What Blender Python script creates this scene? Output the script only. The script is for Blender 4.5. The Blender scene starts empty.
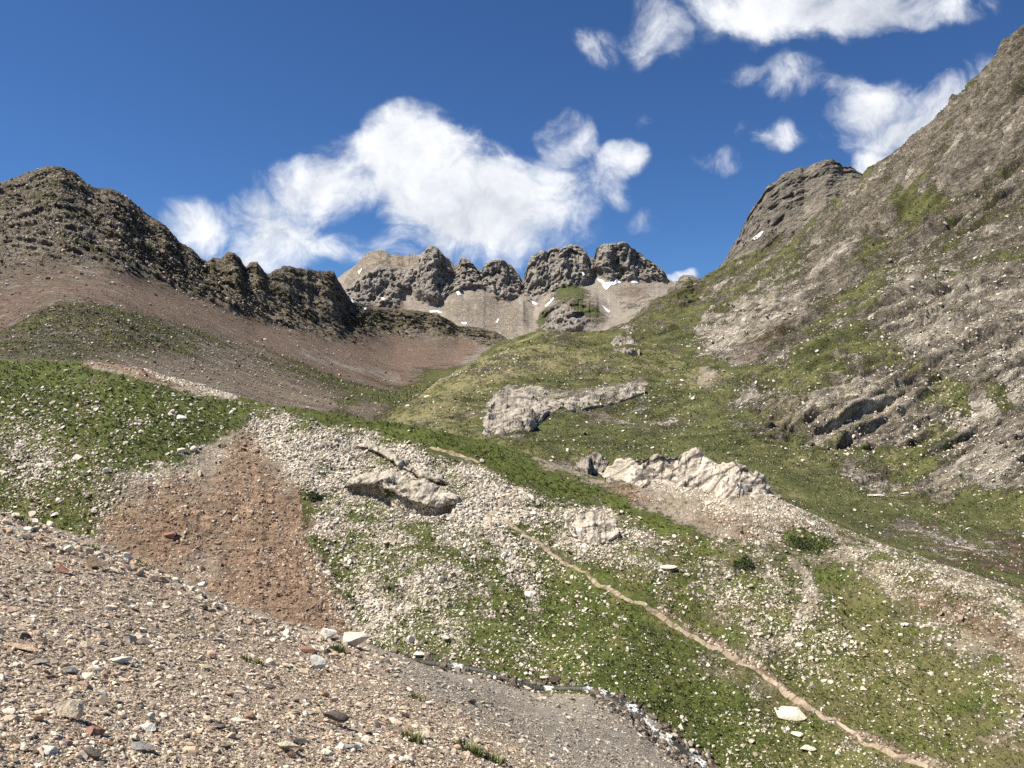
import bpy, math, time
import numpy as np
from mathutils import Vector, Matrix
T0 = time.time()
F = 768.0                       # focal length of the lens in pixels of a 1024 wide frame
rng = np.random.default_rng(7)
sc = bpy.context.scene
COL = sc.collection
f32 = np.float32

# ------------------------------------------------------------------ camera
cam_d = bpy.data.cameras.new('camera'); cam = bpy.data.objects.new('camera', cam_d); COL.objects.link(cam)
cam.location = (0, 0, 0); cam.rotation_euler = (math.radians(90), 0, 0)
cam_d.sensor_width = 36; cam_d.lens = 36 * F / 1024; cam_d.clip_start = 0.05; cam_d.clip_end = 60000
sc.camera = cam

# ------------------------------------------------------------------ noise
_r = np.random.RandomState(3)
PERM = _r.permutation(256).astype(np.int32); PERM = np.concatenate([PERM, PERM, PERM])
GR = _r.normal(size=(256, 3)).astype(f32); GR /= np.linalg.norm(GR, axis=1)[:, None]
GR = np.concatenate([GR, GR, GR])

def _pn(x, y, z):
    xf = np.floor(x); yf = np.floor(y); zf = np.floor(z)
    xi = xf.astype(np.int32) & 255; yi = yf.astype(np.int32) & 255; zi = zf.astype(np.int32) & 255
    x = x - xf; y = y - yf; z = z - zf
    u = x * x * x * (x * (x * 6 - 15) + 10); v = y * y * y * (y * (y * 6 - 15) + 10); w = z * z * z * (z * (z * 6 - 15) + 10)
    def g(h, a, b, c):
        G = GR[h]
        return G[:, 0] * a + G[:, 1] * b + G[:, 2] * c
    A = PERM[xi] + yi; B = PERM[xi + 1] + yi
    AA = PERM[A] + zi; AB = PERM[A + 1] + zi; BA = PERM[B] + zi; BB = PERM[B + 1] + zi
    n00 = g(PERM[AA], x, y, z); n10 = g(PERM[BA], x - 1, y, z); a = n00 + u * (n10 - n00)
    n01 = g(PERM[AB], x, y - 1, z); n11 = g(PERM[BB], x - 1, y - 1, z); b = n01 + u * (n11 - n01)
    c0 = a + v * (b - a)
    n00 = g(PERM[AA + 1], x, y, z - 1); n10 = g(PERM[BA + 1], x - 1, y, z - 1); a = n00 + u * (n10 - n00)
    n01 = g(PERM[AB + 1], x, y - 1, z - 1); n11 = g(PERM[BB + 1], x - 1, y - 1, z - 1); b = n01 + u * (n11 - n01)
    c1 = a + v * (b - a)
    return (c0 + w * (c1 - c0)) * 1.5

def noise(P, wl, seed=0.0):
    """gradient noise of wavelength wl metres at points P (n,3), about -1..1"""
    n = len(P); out = np.empty(n, f32); q = (P / wl + seed * 17.37).astype(f32)
    for s in range(0, n, 60000):
        e = s + 60000
        out[s:e] = _pn(q[s:e, 0], q[s:e, 1], q[s:e, 2])
    return out

def fbm(P, wl, octs, seed=0.0, gain=.5, ridged=False):
    s = np.zeros(len(P), f32); a = 1.0; t = 0
    for i in range(octs):
        n = noise(P, wl, seed + i * 1.3)
        if ridged: n = 1 - 2 * np.abs(n)
        s += n * a; t += a; a *= gain; wl = wl / 2.03
    return s / t

def stretch(P, d, k):
    """compress coordinates along direction d so that features grow k times longer that way"""
    d = np.array(d, f32); d /= np.linalg.norm(d)
    return P + ((1.0 / k - 1.0) * (P @ d))[:, None] * d

_bc = _r.uniform(.05, .95, size=(256, 3)).astype(f32); _bc = np.concatenate([_bc, _bc, _bc])
_bh = _r.uniform(-1, 1, size=(256, 4)).astype(f32); _bh = np.concatenate([_bh, _bh, _bh])
def blocks(P, wl, seed=0., tilt=.8):
    """angular broken-rock noise: every cell is a tilted facet with its own height"""
    n = len(P); out = np.empty(n, f32); q = (P / wl + seed * 9.73).astype(f32)
    for s in range(0, n, 60000):
        p = q[s:s + 60000]; b = np.floor(p - .5); m_ = len(p)
        d1 = np.full(m_, 9e9, f32); v1 = np.zeros(m_, f32); d2 = np.full(m_, 9e9, f32); v2 = np.zeros(m_, f32)
        for dx in (0, 1):
            for dy in (0, 1):
                for dz in (0, 1):
                    c = b + np.array([dx, dy, dz], f32); ci = c.astype(np.int32) & 255
                    h = PERM[PERM[PERM[ci[:, 0]] + ci[:, 1]] + ci[:, 2]]
                    o = p - (c + _bc[h]); d = np.sqrt((o * o).sum(1)); v = _bh[h, 3] * .32 + (o * _bh[h, :3]).sum(1) * tilt
                    m = d < d1; k = (~m) & (d < d2)
                    d2[k] = d[k]; v2[k] = v[k]; d2[m] = d1[m]; v2[m] = v1[m]; d1[m] = d[m]; v1[m] = v[m]
        w = .5 + .5 * np.clip((d2 - d1) / .22, 0, 1); out[s:s + 60000] = v1 * w + v2 * (1 - w)
    return out
def fblocks(P, wl, octs, seed=0., gain=.5, tilt=.8):
    s = 0; a = 1.; Pw = P + wl * .25 * np.stack([noise(P, wl * 1.3, seed + 3), noise(P, wl * 1.3, seed + 4), noise(P, wl * 1.3, seed + 5)], 1)
    for i in range(octs):
        s = s + a * blocks(Pw, wl, seed + i, tilt); a *= gain; wl /= 2.3
    return s
def ledges(P, nrm, wl, seed=0., warp=.8):
    """saw-tooth beds: thin shelves that catch light and cast shade, normal to nrm"""
    nrm = np.array(nrm, f32); nrm /= np.linalg.norm(nrm)
    q = P @ nrm / wl + warp * fbm(P, wl * 6, 4, seed); f = q - np.floor(q)
    amp = np.clip(.5 + 1.2 * noise(P, wl * 5, seed + 7), 0, 1.4)
    return (np.where(f < .8, f / .8, (1 - f) / .2) - .5) * amp

def sstep(a, b, x):
    t = np.clip((x - a) / (b - a), 0, 1); return t * t * (3 - 2 * t)

# ------------------------------------------------------------------ region masks painted as polygons
GX0, GY0, GS = -520, -160, 2
GW, GH = 1020, 640
def blur(m, r):
    r = max(1, int(r / GS))
    for _ in range(2):
        for ax in (0, 1):
            c = np.cumsum(np.pad(m, [(r + 1, r) if a == ax else (0, 0) for a in (0, 1)], mode='edge'), axis=ax)
            n = m.shape[ax]; k = 2 * r + 1
            m = (np.take(c, range(k, k + n), ax) - np.take(c, range(0, n), ax)) / k
    return m
def polymask(polys):
    """polys: list of (weight, softness, [(x, y)...]); later ones replace earlier ones"""
    M = np.zeros((GH, GW), f32)
    for w, soft, pts in polys:
        p = np.array(pts, float); x0, y0 = p.min(0) - 4; x1, y1 = p.max(0) + 4
        a = np.zeros((GH, GW), bool)
        jx0, jx1 = int(max(0, (x0 - GX0) // GS)), int(min(GW, (x1 - GX0) // GS + 1))
        jy0, jy1 = int(max(0, (y0 - GY0) // GS)), int(min(GH, (y1 - GY0) // GS + 1))
        X, Y = np.meshgrid(GX0 + GS * np.arange(jx0, jx1), GY0 + GS * np.arange(jy0, jy1))
        ins = np.zeros(X.shape, bool)
        for i in range(len(p)):
            xa, ya = p[i]; xb, yb = p[i - 1]
            if ya == yb: continue
            c = ((ya > Y) != (yb > Y)) & (X < (xb - xa) * (Y - ya) / (yb - ya) + xa)
            ins ^= c
        a[jy0:jy1, jx0:jx1] = ins
        k = blur(a.astype(f32), soft) if soft > 0 else a.astype(f32)
        M = M * (1 - k) + w * k
    return M
def line(w, soft, pts, r):
    """a stroke of half-width r px as small quads"""
    out = []
    for (a, b) in zip(pts[:-1], pts[1:]):
        dx, dy = b[0] - a[0], b[1] - a[1]; L = math.hypot(dx, dy); nx, ny = -dy / L * r, dx / L * r
        out.append((w, soft, [(a[0] + nx, a[1] + ny), (b[0] + nx, b[1] + ny), (b[0] - nx, b[1] - ny), (a[0] - nx, a[1] - ny)]))
    return out
def sample(M, px, py):
    x = np.clip((px - GX0) / GS, 0, GW - 1.01); y = np.clip((py - GY0) / GS, 0, GH - 1.01)
    xi = x.astype(int); yi = y.astype(int); fx = x - xi; fy = y - yi
    return (M[yi, xi] * (1 - fx) * (1 - fy) + M[yi, xi + 1] * fx * (1 - fy) + M[yi + 1, xi] * (1 - fx) * fy + M[yi + 1, xi + 1] * fx * fy).astype(f32)

# ------------------------------------------------------------------ lofted terrain
def pchip_axis0(Yk, t):
    """shape-preserving cubic through rows Yk (K, n), at t in 0..K-1 -> (len(t), n)"""
    K = len(Yk); d = np.diff(Yk, axis=0); m = np.zeros_like(Yk)
    if K > 2:
        a, b = d[:-1], d[1:]; same = a * b > 0
        m[1:-1] = np.where(same, 2 * a * b / np.where(np.abs(a + b) < 1e-9, 1e-9, a + b), 0)
    m[0] = d[0]; m[-1] = d[-1]
    i = np.clip(t.astype(int), 0, K - 2); s = (t - i)[:, None]
    h = 1 - s
    return (Yk[i] * (1 + 2 * s) * h * h + m[i] * s * h * h + Yk[i + 1] * s * s * (3 - 2 * s) - m[i + 1] * s * s * h)
def pchip(xk, yk, x):
    xk = np.array(xk, float); yk = np.array(yk, float); h = np.diff(xk); d = np.diff(yk) / h
    m = np.zeros_like(yk); a, b = d[:-1], d[1:]
    m[1:-1] = np.where(a * b > 0, 2 * a * b / np.where(np.abs(a + b) < 1e-9, 1e-9, a + b), 0); m[0] = d[0]; m[-1] = d[-1]
    i = np.clip(np.searchsorted(xk, x) - 1, 0, len(xk) - 2); s = np.clip((x - xk[i]) / h[i], 0, 1); g = 1 - s
    return yk[i] * (1 + 2 * s) * g * g + m[i] * h[i] * s * g * g + yk[i + 1] * s * s * (3 - 2 * s) - m[i + 1] * h[i] * s * s * g
def knots(K, cols, sharp=False):
    """K: (px, py[, D]); a missing D is filled in between"""
    x = [k[0] for k in K]; y = [k[1] for k in K]
    xd = [k[0] for k in K if len(k) > 2]; dd = [k[2] for k in K if len(k) > 2]
    py = np.interp(cols, x, y) if sharp else pchip(x, y, cols)
    D = np.exp(pchip(xd, np.log(dd), cols)) if len(xd) > 1 else np.full(len(cols), float(dd[0]))
    return py, D
def spiky(cv, amp, wl, seed, lo=-9e9, hi=9e9):
    py, D = cv; q = np.stack([cols, cols * 0 + seed * 13, cols * 0], 1).astype(f32)
    k = np.clip((cols - lo) / 12, 0, 1) * np.clip((hi - cols) / 12, 0, 1); r_ = fbm(q, wl, 4, seed, .6, True)
    return py - amp * k * (np.maximum(r_, -.2) - .15), D
def rough(cv, amp, wl, seed):
    py, D = cv; return py + amp * fbm(np.stack([cols, cols * 0 + seed * 13, cols * 0], 1).astype(f32), wl, 5, seed, .6), D
def cols_range(a, b, step, lo=None, hi=None, cstep=14):
    c = [np.arange(a, b + .01, step)]
    if lo is not None: c.insert(0, np.arange(lo, a - .01, cstep))
    if hi is not None: c.append(np.arange(b + cstep, hi + .1, cstep))
    return np.concatenate(c)

def mesh_grid(name, P, R, C, attrs, mat):
    me = bpy.data.meshes.new(name); n = R * C
    me.vertices.add(n); me.vertices.foreach_set('co', P.astype(f32).ravel())
    idx = np.arange(n, dtype=np.int32).reshape(R, C)
    q = np.stack([idx[:-1, :-1], idx[:-1, 1:], idx[1:, 1:], idx[1:, :-1]], -1).reshape(-1)
    nf = len(q) // 4
    me.loops.add(len(q)); me.loops.foreach_set('vertex_index', q)
    me.polygons.add(nf); me.polygons.foreach_set('loop_start', np.arange(0, len(q), 4, dtype=np.int32))
    me.polygons.foreach_set('use_smooth', np.ones(nf, bool))
    me.update(calc_edges=True)
    for k, v in attrs.items():
        a = me.attributes.new(k, 'FLOAT', 'POINT'); a.data.foreach_set('value', v.astype(f32).ravel())
    me.materials.append(mat)
    o = bpy.data.objects.new(name, me); COL.objects.link(o)
    return o

LAY = {}
def loft(name, cols, curves, rows, masks, disp, mat, kind='structure', front=0.):
    """curves: list of (py, D) arrays over cols; rows: number of rows between successive curves"""
    PY = np.array([c[0] for c in curves]); LD = np.log(np.array([c[1] for c in curves]))
    t = np.concatenate([i + np.arange(n) / n for i, n in enumerate(rows)] + [[len(curves) - 1]])
    py = pchip_axis0(PY, t); D = np.exp(pchip_axis0(LD, t))
    R, C = py.shape; px = np.broadcast_to(cols, (R, C))
    P = np.stack([(px - 512) / F * D, D, (384 - py) / F * D], -1)
    def normals(P):
        N = np.cross(np.gradient(P, axis=1), np.gradient(P, axis=0)); N /= np.linalg.norm(N, axis=2)[..., None] + 1e-9
        return N
    N = normals(P)
    if N[R // 2, C // 2, 2] < 0: N = -N
    ND = N * (1 - front) - P / np.linalg.norm(P, axis=2)[..., None] * front; ND /= np.linalg.norm(ND, axis=2)[..., None]
    Pf = P.reshape(-1, 3).astype(f32); wl_ = float(np.median(D)) * .06; wa = 3. if name == 'far_ridge' else 7.
    wx = px.ravel() + wa * 1.3 * fbm(Pf, wl_, 5, 91, .6); wy = py.ravel() + wa * fbm(Pf, wl_, 5, 92, .6)
    W = {k: sample(m, wx, wy) for k, m in masks.items()}
    d, W = disp(Pf, px.ravel(), py.ravel(), W, N.reshape(-1, 3), np.repeat(t, C))
    P = (Pf + ND.reshape(-1, 3) * d[:, None]).reshape(R, C, 3)
    o = mesh_grid(name, P, R, C, W, mat)
    if kind: o['kind'] = kind
    LAY[name] = dict(P=P, px=px, py=py, W={k: v.reshape(R, C) for k, v in W.items()}, R=R, C=C, obj=o)
    print('%-18s %7d verts %.1fs' % (name, R * C, time.time() - T0))
    return o

# ------------------------------------------------------------------ materials
class NT:
    def __init__(s, tree): s.t = tree; s.n = tree.nodes; s.l = tree.links
    def node(s, ty, **kw):
        n = s.n.new(ty)
        for k, v in kw.items(): setattr(n, k, v)
        return n
    def put(s, sock, v):
        if isinstance(v, bpy.types.NodeSocket): s.l.new(v, sock)
        elif v is not None:
            if hasattr(sock.default_value, '__len__') and not hasattr(v, '__len__'): v = [v] * len(sock.default_value)
            if hasattr(sock.default_value, '__len__') and len(sock.default_value) == 4 and len(v) == 3: v = (*v, 1)
            sock.default_value = v
    def math(s, op, a, b=None, c=None, clamp=False):
        n = s.node('ShaderNodeMath', operation=op, use_clamp=clamp)
        s.put(n.inputs[0], a); s.put(n.inputs[1], b)
        if c is not None: s.put(n.inputs[2], c)
        return n.outputs[0]
    def vmath(s, op, a, b=None):
        n = s.node('ShaderNodeVectorMath', operation=op); s.put(n.inputs[0], a)
        if b is not None: s.put(n.inputs[1], b)
        return n.outputs['Value' if op in ('DOT_PRODUCT', 'LENGTH') else 'Vector']
    def mix(s, f, a, b, blend='MIX'):
        n = s.node('ShaderNodeMix', data_type='RGBA', blend_type=blend, clamp_factor=True)
        s.put(n.inputs[0], f); s.put(n.inputs[6], a); s.put(n.inputs[7], b); return n.outputs[2]
    def noise(s, vec, scale, detail=4, rough=.55, dist=0):
        n = s.node('ShaderNodeTexNoise'); s.put(n.inputs['Vector'], vec); n.inputs['Scale'].default_value = scale
        n.inputs['Detail'].default_value = detail; n.inputs['Roughness'].default_value = rough; n.inputs['Distortion'].default_value = dist
        return n.outputs['Fac']
    def voro(s, vec, scale, feature='F1', rnd=1.0):
        n = s.node('ShaderNodeTexVoronoi', feature=feature); s.put(n.inputs['Vector'], vec)
        n.inputs['Scale'].default_value = scale; n.inputs['Randomness'].default_value = rnd
        return n
    def thresh(s, w, nz, k=1.0, sharp=4.0):
        k = k * 2.4
        """ragged edge: clamp((w + (nz-.5)*k - .5)*sharp + .5)"""
        a = s.math('MULTIPLY_ADD', nz, k, -0.5 * k - 0.5); a = s.math('ADD', a, w)
        return s.math('MULTIPLY_ADD', a, sharp, 0.5, clamp=True)
    def ramp(s, f, stops, interp='LINEAR'):
        n = s.node('ShaderNodeValToRGB'); s.put(n.inputs[0], f); r = n.color_ramp; r.interpolation = interp
        while len(r.elements) < len(stops): r.elements.new(.5)
        for e, (p, c) in zip(r.elements, stops): e.position = p; e.color = (*c, 1)
        return n.outputs[0]

def terrain_mat(name, unit, base, covers, strat=None, bump=.5, sp=1.0):
    """unit: size in metres of the finest visible grain. base: (dark, mid, light) colours.
    covers: list of (attribute, dark, light, k, sharp, style)"""
    m = bpy.data.materials.new(name); m.use_nodes = True; t = NT(m.node_tree); t.n.clear()
    out = t.node('ShaderNodeOutputMaterial'); bs = t.node('ShaderNodeBsdfPrincipled'); t.l.new(bs.outputs[0], out.inputs[0])
    bs.inputs['Roughness'].default_value = .92; bs.inputs['Specular IOR Level'].default_value = .15
    pos = t.node('ShaderNodeNewGeometry').outputs['Position']
    sv = pos
    if strat:                                  # coordinates compressed along the bedding of the rock
        mp = t.node('ShaderNodeMapping', vector_type='TEXTURE'); t.put(mp.inputs[0], pos)
        mp.inputs['Rotation'].default_value = strat[0]; mp.inputs['Scale'].default_value = strat[1]; sv = mp.outputs[0]
    n1 = t.noise(pos, .42 / unit, 4, .8)       # fine grain
    n2 = t.noise(sv, .05 / unit, 6, .74, .4)  # patches along bedding
    n3 = t.noise(pos, .009 / unit, 5, .6)      # broad tone
    big = t.math('ADD', t.math('MULTIPLY', n1, .45), t.math('MULTIPLY', n2, .55))
    colr = t.ramp(t.math('ADD', t.math('MULTIPLY', t.math('SUBTRACT', big, .5), 3.4), .5),
                  [(0.12, base[0]), (.5, base[1]), (.9, base[2])])
    colr = t.mix(t.math('MULTIPLY', t.math('SUBTRACT', n3, .35), .9, clamp=True), colr, base[0])
    h = t.math('ADD', t.math('MULTIPLY', n1, .5), t.math('MULTIPLY', n2, .9))
    for (attr, dark, light, k, sharp, style) in covers:
        a = t.node('ShaderNodeAttribute', attribute_name=attr).outputs['Fac']
        if style == 'stones':                  # loose pale blocks with gaps between them
            v = t.voro(t.vmath('ADD', pos, t.node('ShaderNodeVectorMath', operation='SCALE').outputs[0]), .38 / unit)
            cell = t.math('SUBTRACT', 1.0, v.outputs['Distance'])
            c = t.mix(t.ramp(v.outputs['Color'], [(0.1, (0, 0, 0)), (.85, (1, 1, 1))]), dark, light)
            nz = t.math('ADD', t.math('MULTIPLY', cell, .45), t.math('MULTIPLY', n2, .62))
            f = t.thresh(a, nz, k, sharp); hh = t.math('MULTIPLY', cell, 1.2)
        elif style == 'grass':
            g1 = t.noise(pos, .6 / unit, 3, .8); c = t.mix(t.math('MULTIPLY_ADD', t.math('SUBTRACT', t.math('ADD', t.math('MULTIPLY', g1, .5), t.math('MULTIPLY', n2, .5)), .5), 3.2, .5, clamp=True), dark, light)
            nz = t.math('ADD', t.math('MULTIPLY', n1, .5), t.math('MULTIPLY', n2, .5))
            f = t.thresh(a, nz, k, sharp); hh = t.math('MULTIPLY', g1, .5)
        else:                                  # bare rock or soil
            r1 = t.noise(sv, .2 / unit, 5, .8, .5)
            c = t.mix(t.math('MULTIPLY_ADD', t.math('SUBTRACT', r1, .5), 3.4, .5, clamp=True), dark, light)
            nz = t.math('ADD', t.math('MULTIPLY', r1, .4), t.math('MULTIPLY', n2, .6))
            f = t.thresh(a, nz, k, sharp); hh = t.math('MULTIPLY', r1, 2.6)
        colr = t.mix(f, colr, c); h = t.mix(f, h, hh)
    t.put(bs.inputs['Base Color'], colr)
    b = t.node('ShaderNodeBump'); b.inputs['Strength'].default_value = bump; b.inputs['Distance'].default_value = unit * 3.4 * sp
    t.put(b.inputs['Height'], h); t.l.new(b.outputs[0], bs.inputs['Normal'])
    return m

# base colours of the ground
GRASS = ((.024, .037, .008), (.14, .162, .042)); DRY = ((.11, .105, .045), (.26, .22, .11))
PALE = ((.30, .26, .205), (.72, .65, .54)); ROCK = ((.075, .068, .06), (.27, .245, .215)); LROCK = ((.17, .145, .12), (.54, .475, .39))
RED = ((.15, .085, .058), (.31, .19, .13)); DARK = ((.035, .032, .028), (.12, .108, .092)); TAN = ((.20, .15, .11), (.42, .34, .26))

# ================================================================== NEAR SLOPE (loose scree at the camera's feet)
A_, B_ = -.37, -.333
def plane_py(cols, D): return 384 - F * (A_ * (cols - 512) / F + B_ - 1.6 / D)
STREAM = [(-1800, 420, 62), (-520, 545, 62), (0, 600, 62), (300, 642, 61), (345, 652, 61), (400, 661, 60), (430, 663, 60), (480, 671, 59), (520, 684, 58), (545, 689, 58), (580, 689, 57),
          (610, 697, 56), (635, 712, 55), (655, 730, 54), (685, 752, 53), (720, 776, 52), (800, 815, 49), (900, 860, 45), (1024, 910, 40), (1500, 1090, 27)]
cols = cols_range(-40, 1064, 2.0, -1800, 2400)
sp_, sd_ = knots(STREAM, cols)
EDGE = [(-1800, 60), (-520, 360), (-160, 462), (0, 512), (60, 531), (100, 546), (160, 571), (230, 601), (300, 628), (345, 641), (380, 650), (450, 676), (520, 712), (600, 748), (700, 790), (1024, 880), (1500, 1060)]
e_, _ = knots([(*k, 20) if i in (0, 16) else k for i, k in enumerate(EDGE)], cols)
def blend_edge(cols, D, e, w):
    return plane_py(cols, D) * (1 - w) + e * w
lz = lambda py, D: (384 - py) / F * D
tl = sstep(330, 420, cols)
c20 = np.minimum(e_, 5000)
z20 = lz(e_, 19.); zs = lz(sp_, sd_)
c28 = e_ + (sp_ - e_) * .42 + 4
c40 = e_ + (sp_ - e_) * .8 + 7
one = np.ones(len(cols))
def plane_to_edge(D):
    w = (D / 19.) ** 1.5
    # the same plane, bent so that it reaches the rim line at 19 m
    return plane_py(cols, D) + (e_ - plane_py(cols, 19.)) * w
curves = [(plane_py(cols, .35), one * .35), (plane_py(cols, 1.), one), (plane_to_edge(3.), one * 3), (plane_to_edge(6.), one * 6), (plane_to_edge(11.), one * 11),
          (e_, one * 19.), (c28, one * 30.), (c40, one * 43.), (sp_ + 5, sd_ * .985), (sp_ + 60, sd_ * 1.1)]
m1 = {
 'grey': polymask([(1, 14, [(352, 640), (385, 672), (440, 700), (510, 738), (590, 790), (1200, 1000), (1200, 860), (760, 790), (640, 712), (560, 690), (430, 660), (380, 640)])]),
 'grass': polymask([(.46, 10, [(370, 650), (430, 668), (520, 700), (600, 725), (690, 770), (660, 770), (560, 715), (440, 672)]), (.36, 8, [(0, 500), (120, 545), (230, 592), (225, 600), (110, 558), (0, 520)]),
                    (.40, 10, [(400, 735), (470, 745), (480, 760), (410, 750)])]),
 'pale': polymask([(.42, 8, [(-300, 400), (0, 505), (120, 550), (230, 592), (225, 606), (110, 564), (0, 524), (-300, 430)]), (.4, 6, [(210, 595), (345, 636), (345, 650), (300, 640), (215, 606)])]),
 'red': polymask([(.42, 24, [(120, 560), (330, 640), (480, 730), (430, 740), (300, 700), (150, 620)])]),
}
def disp1(P, px, py, W, N, t):
    D = P[:, 1]
    d = .05 * fbm(P, 1.6, 3, 1) * np.minimum(1, D / 4) + .10 * fbm(P, 5, 2, 2) * sstep(5, 12, D) + .014 * fbm(P, .18, 3, 3)
    d += .22 * fbm(P, 2.2, 3, 4) * sstep(13, 30, D) + .16 * fbm(P, 1.3, 4, 5, .6) * sstep(11, 17, D) * (1 - sstep(24, 34, D)) + .16 * fbm(P, 3.5, 2, 6) * sstep(13, 18, D)
    d *= 1 - .7 * sstep(6.5, 7.6, t)
    return d, W
MAT1 = terrain_mat('scree_ground', .03, ((.17, .135, .10), (.36, .29, .22), (.56, .47, .37)),
    [('red', (.22, .15, .11), (.42, .31, .24), .9, 3, 'rock'), ('grey', (.20, .17, .14), (.46, .41, .34), .6, 3, 'rock'),
     ('pale', (.35, .33, .3), (.66, .62, .56), 1.0, 4, 'stones'), ('grass', *GRASS, 1.2, 4, 'grass')], bump=.7)
loft('scree_slope', cols, curves, [4, 10, 40, 90, 90, 70, 30, 40, 40, 4], m1, disp1, MAT1)

# ================================================================== MID HILLSIDE across the gully
L2SIL = [(-520, 300, 108), (-160, 342, 104), (0, 360, 100), (80, 361.5, 99), (110, 366, 98), (150, 373, 98), (200, 387, 98), (230, 395, 98), (262, 403, 97), (300, 409, 96), (350, 417, 95), (400, 424, 94),
         (450, 434, 93), (500, 446, 93), (540, 458, 92), (580, 472, 91), (605, 479, 90), (640, 478, 89), (700, 482, 88), (750, 490, 84), (790, 504, 82), (850, 532, 78), (920, 560, 73), (1000, 590, 68), (1050, 610, 65), (1200, 690, 58), (1500, 800, 45)]
cols = cols_range(-30, 1054, 1.0, -520, 1500)
sp_, sd_ = knots(STREAM, cols); tp_, td_ = knots(L2SIL, cols)
Zb, Zt = lz(sp_, sd_), lz(tp_, td_)
def mid(f, bulge):
    D = sd_ + (td_ - sd_) * f; Z = Zb + (Zt - Zb) * f + bulge * (td_ - sd_)
    return 384 - F * Z / D, D
curves = [(sp_ + 110, sd_ * .86), (sp_, sd_), mid(.25, -.015), mid(.5, .0), mid(.75, .02), mid(.92, .025), (tp_, td_), (384 - F * (Zt - 1.5) / (td_ + 8), td_ + 8), (384 - F * (Zt - 12) / (td_ + 26), td_ + 26)]
BANK = [(x + 2, y - 3.5) for x, y in ((654, 613), (680, 630), (706, 644), (735, 658), (762, 673), (790, 697), (820, 714), (856, 738), (890, 755), (930, 768), (965, 780))]
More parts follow.
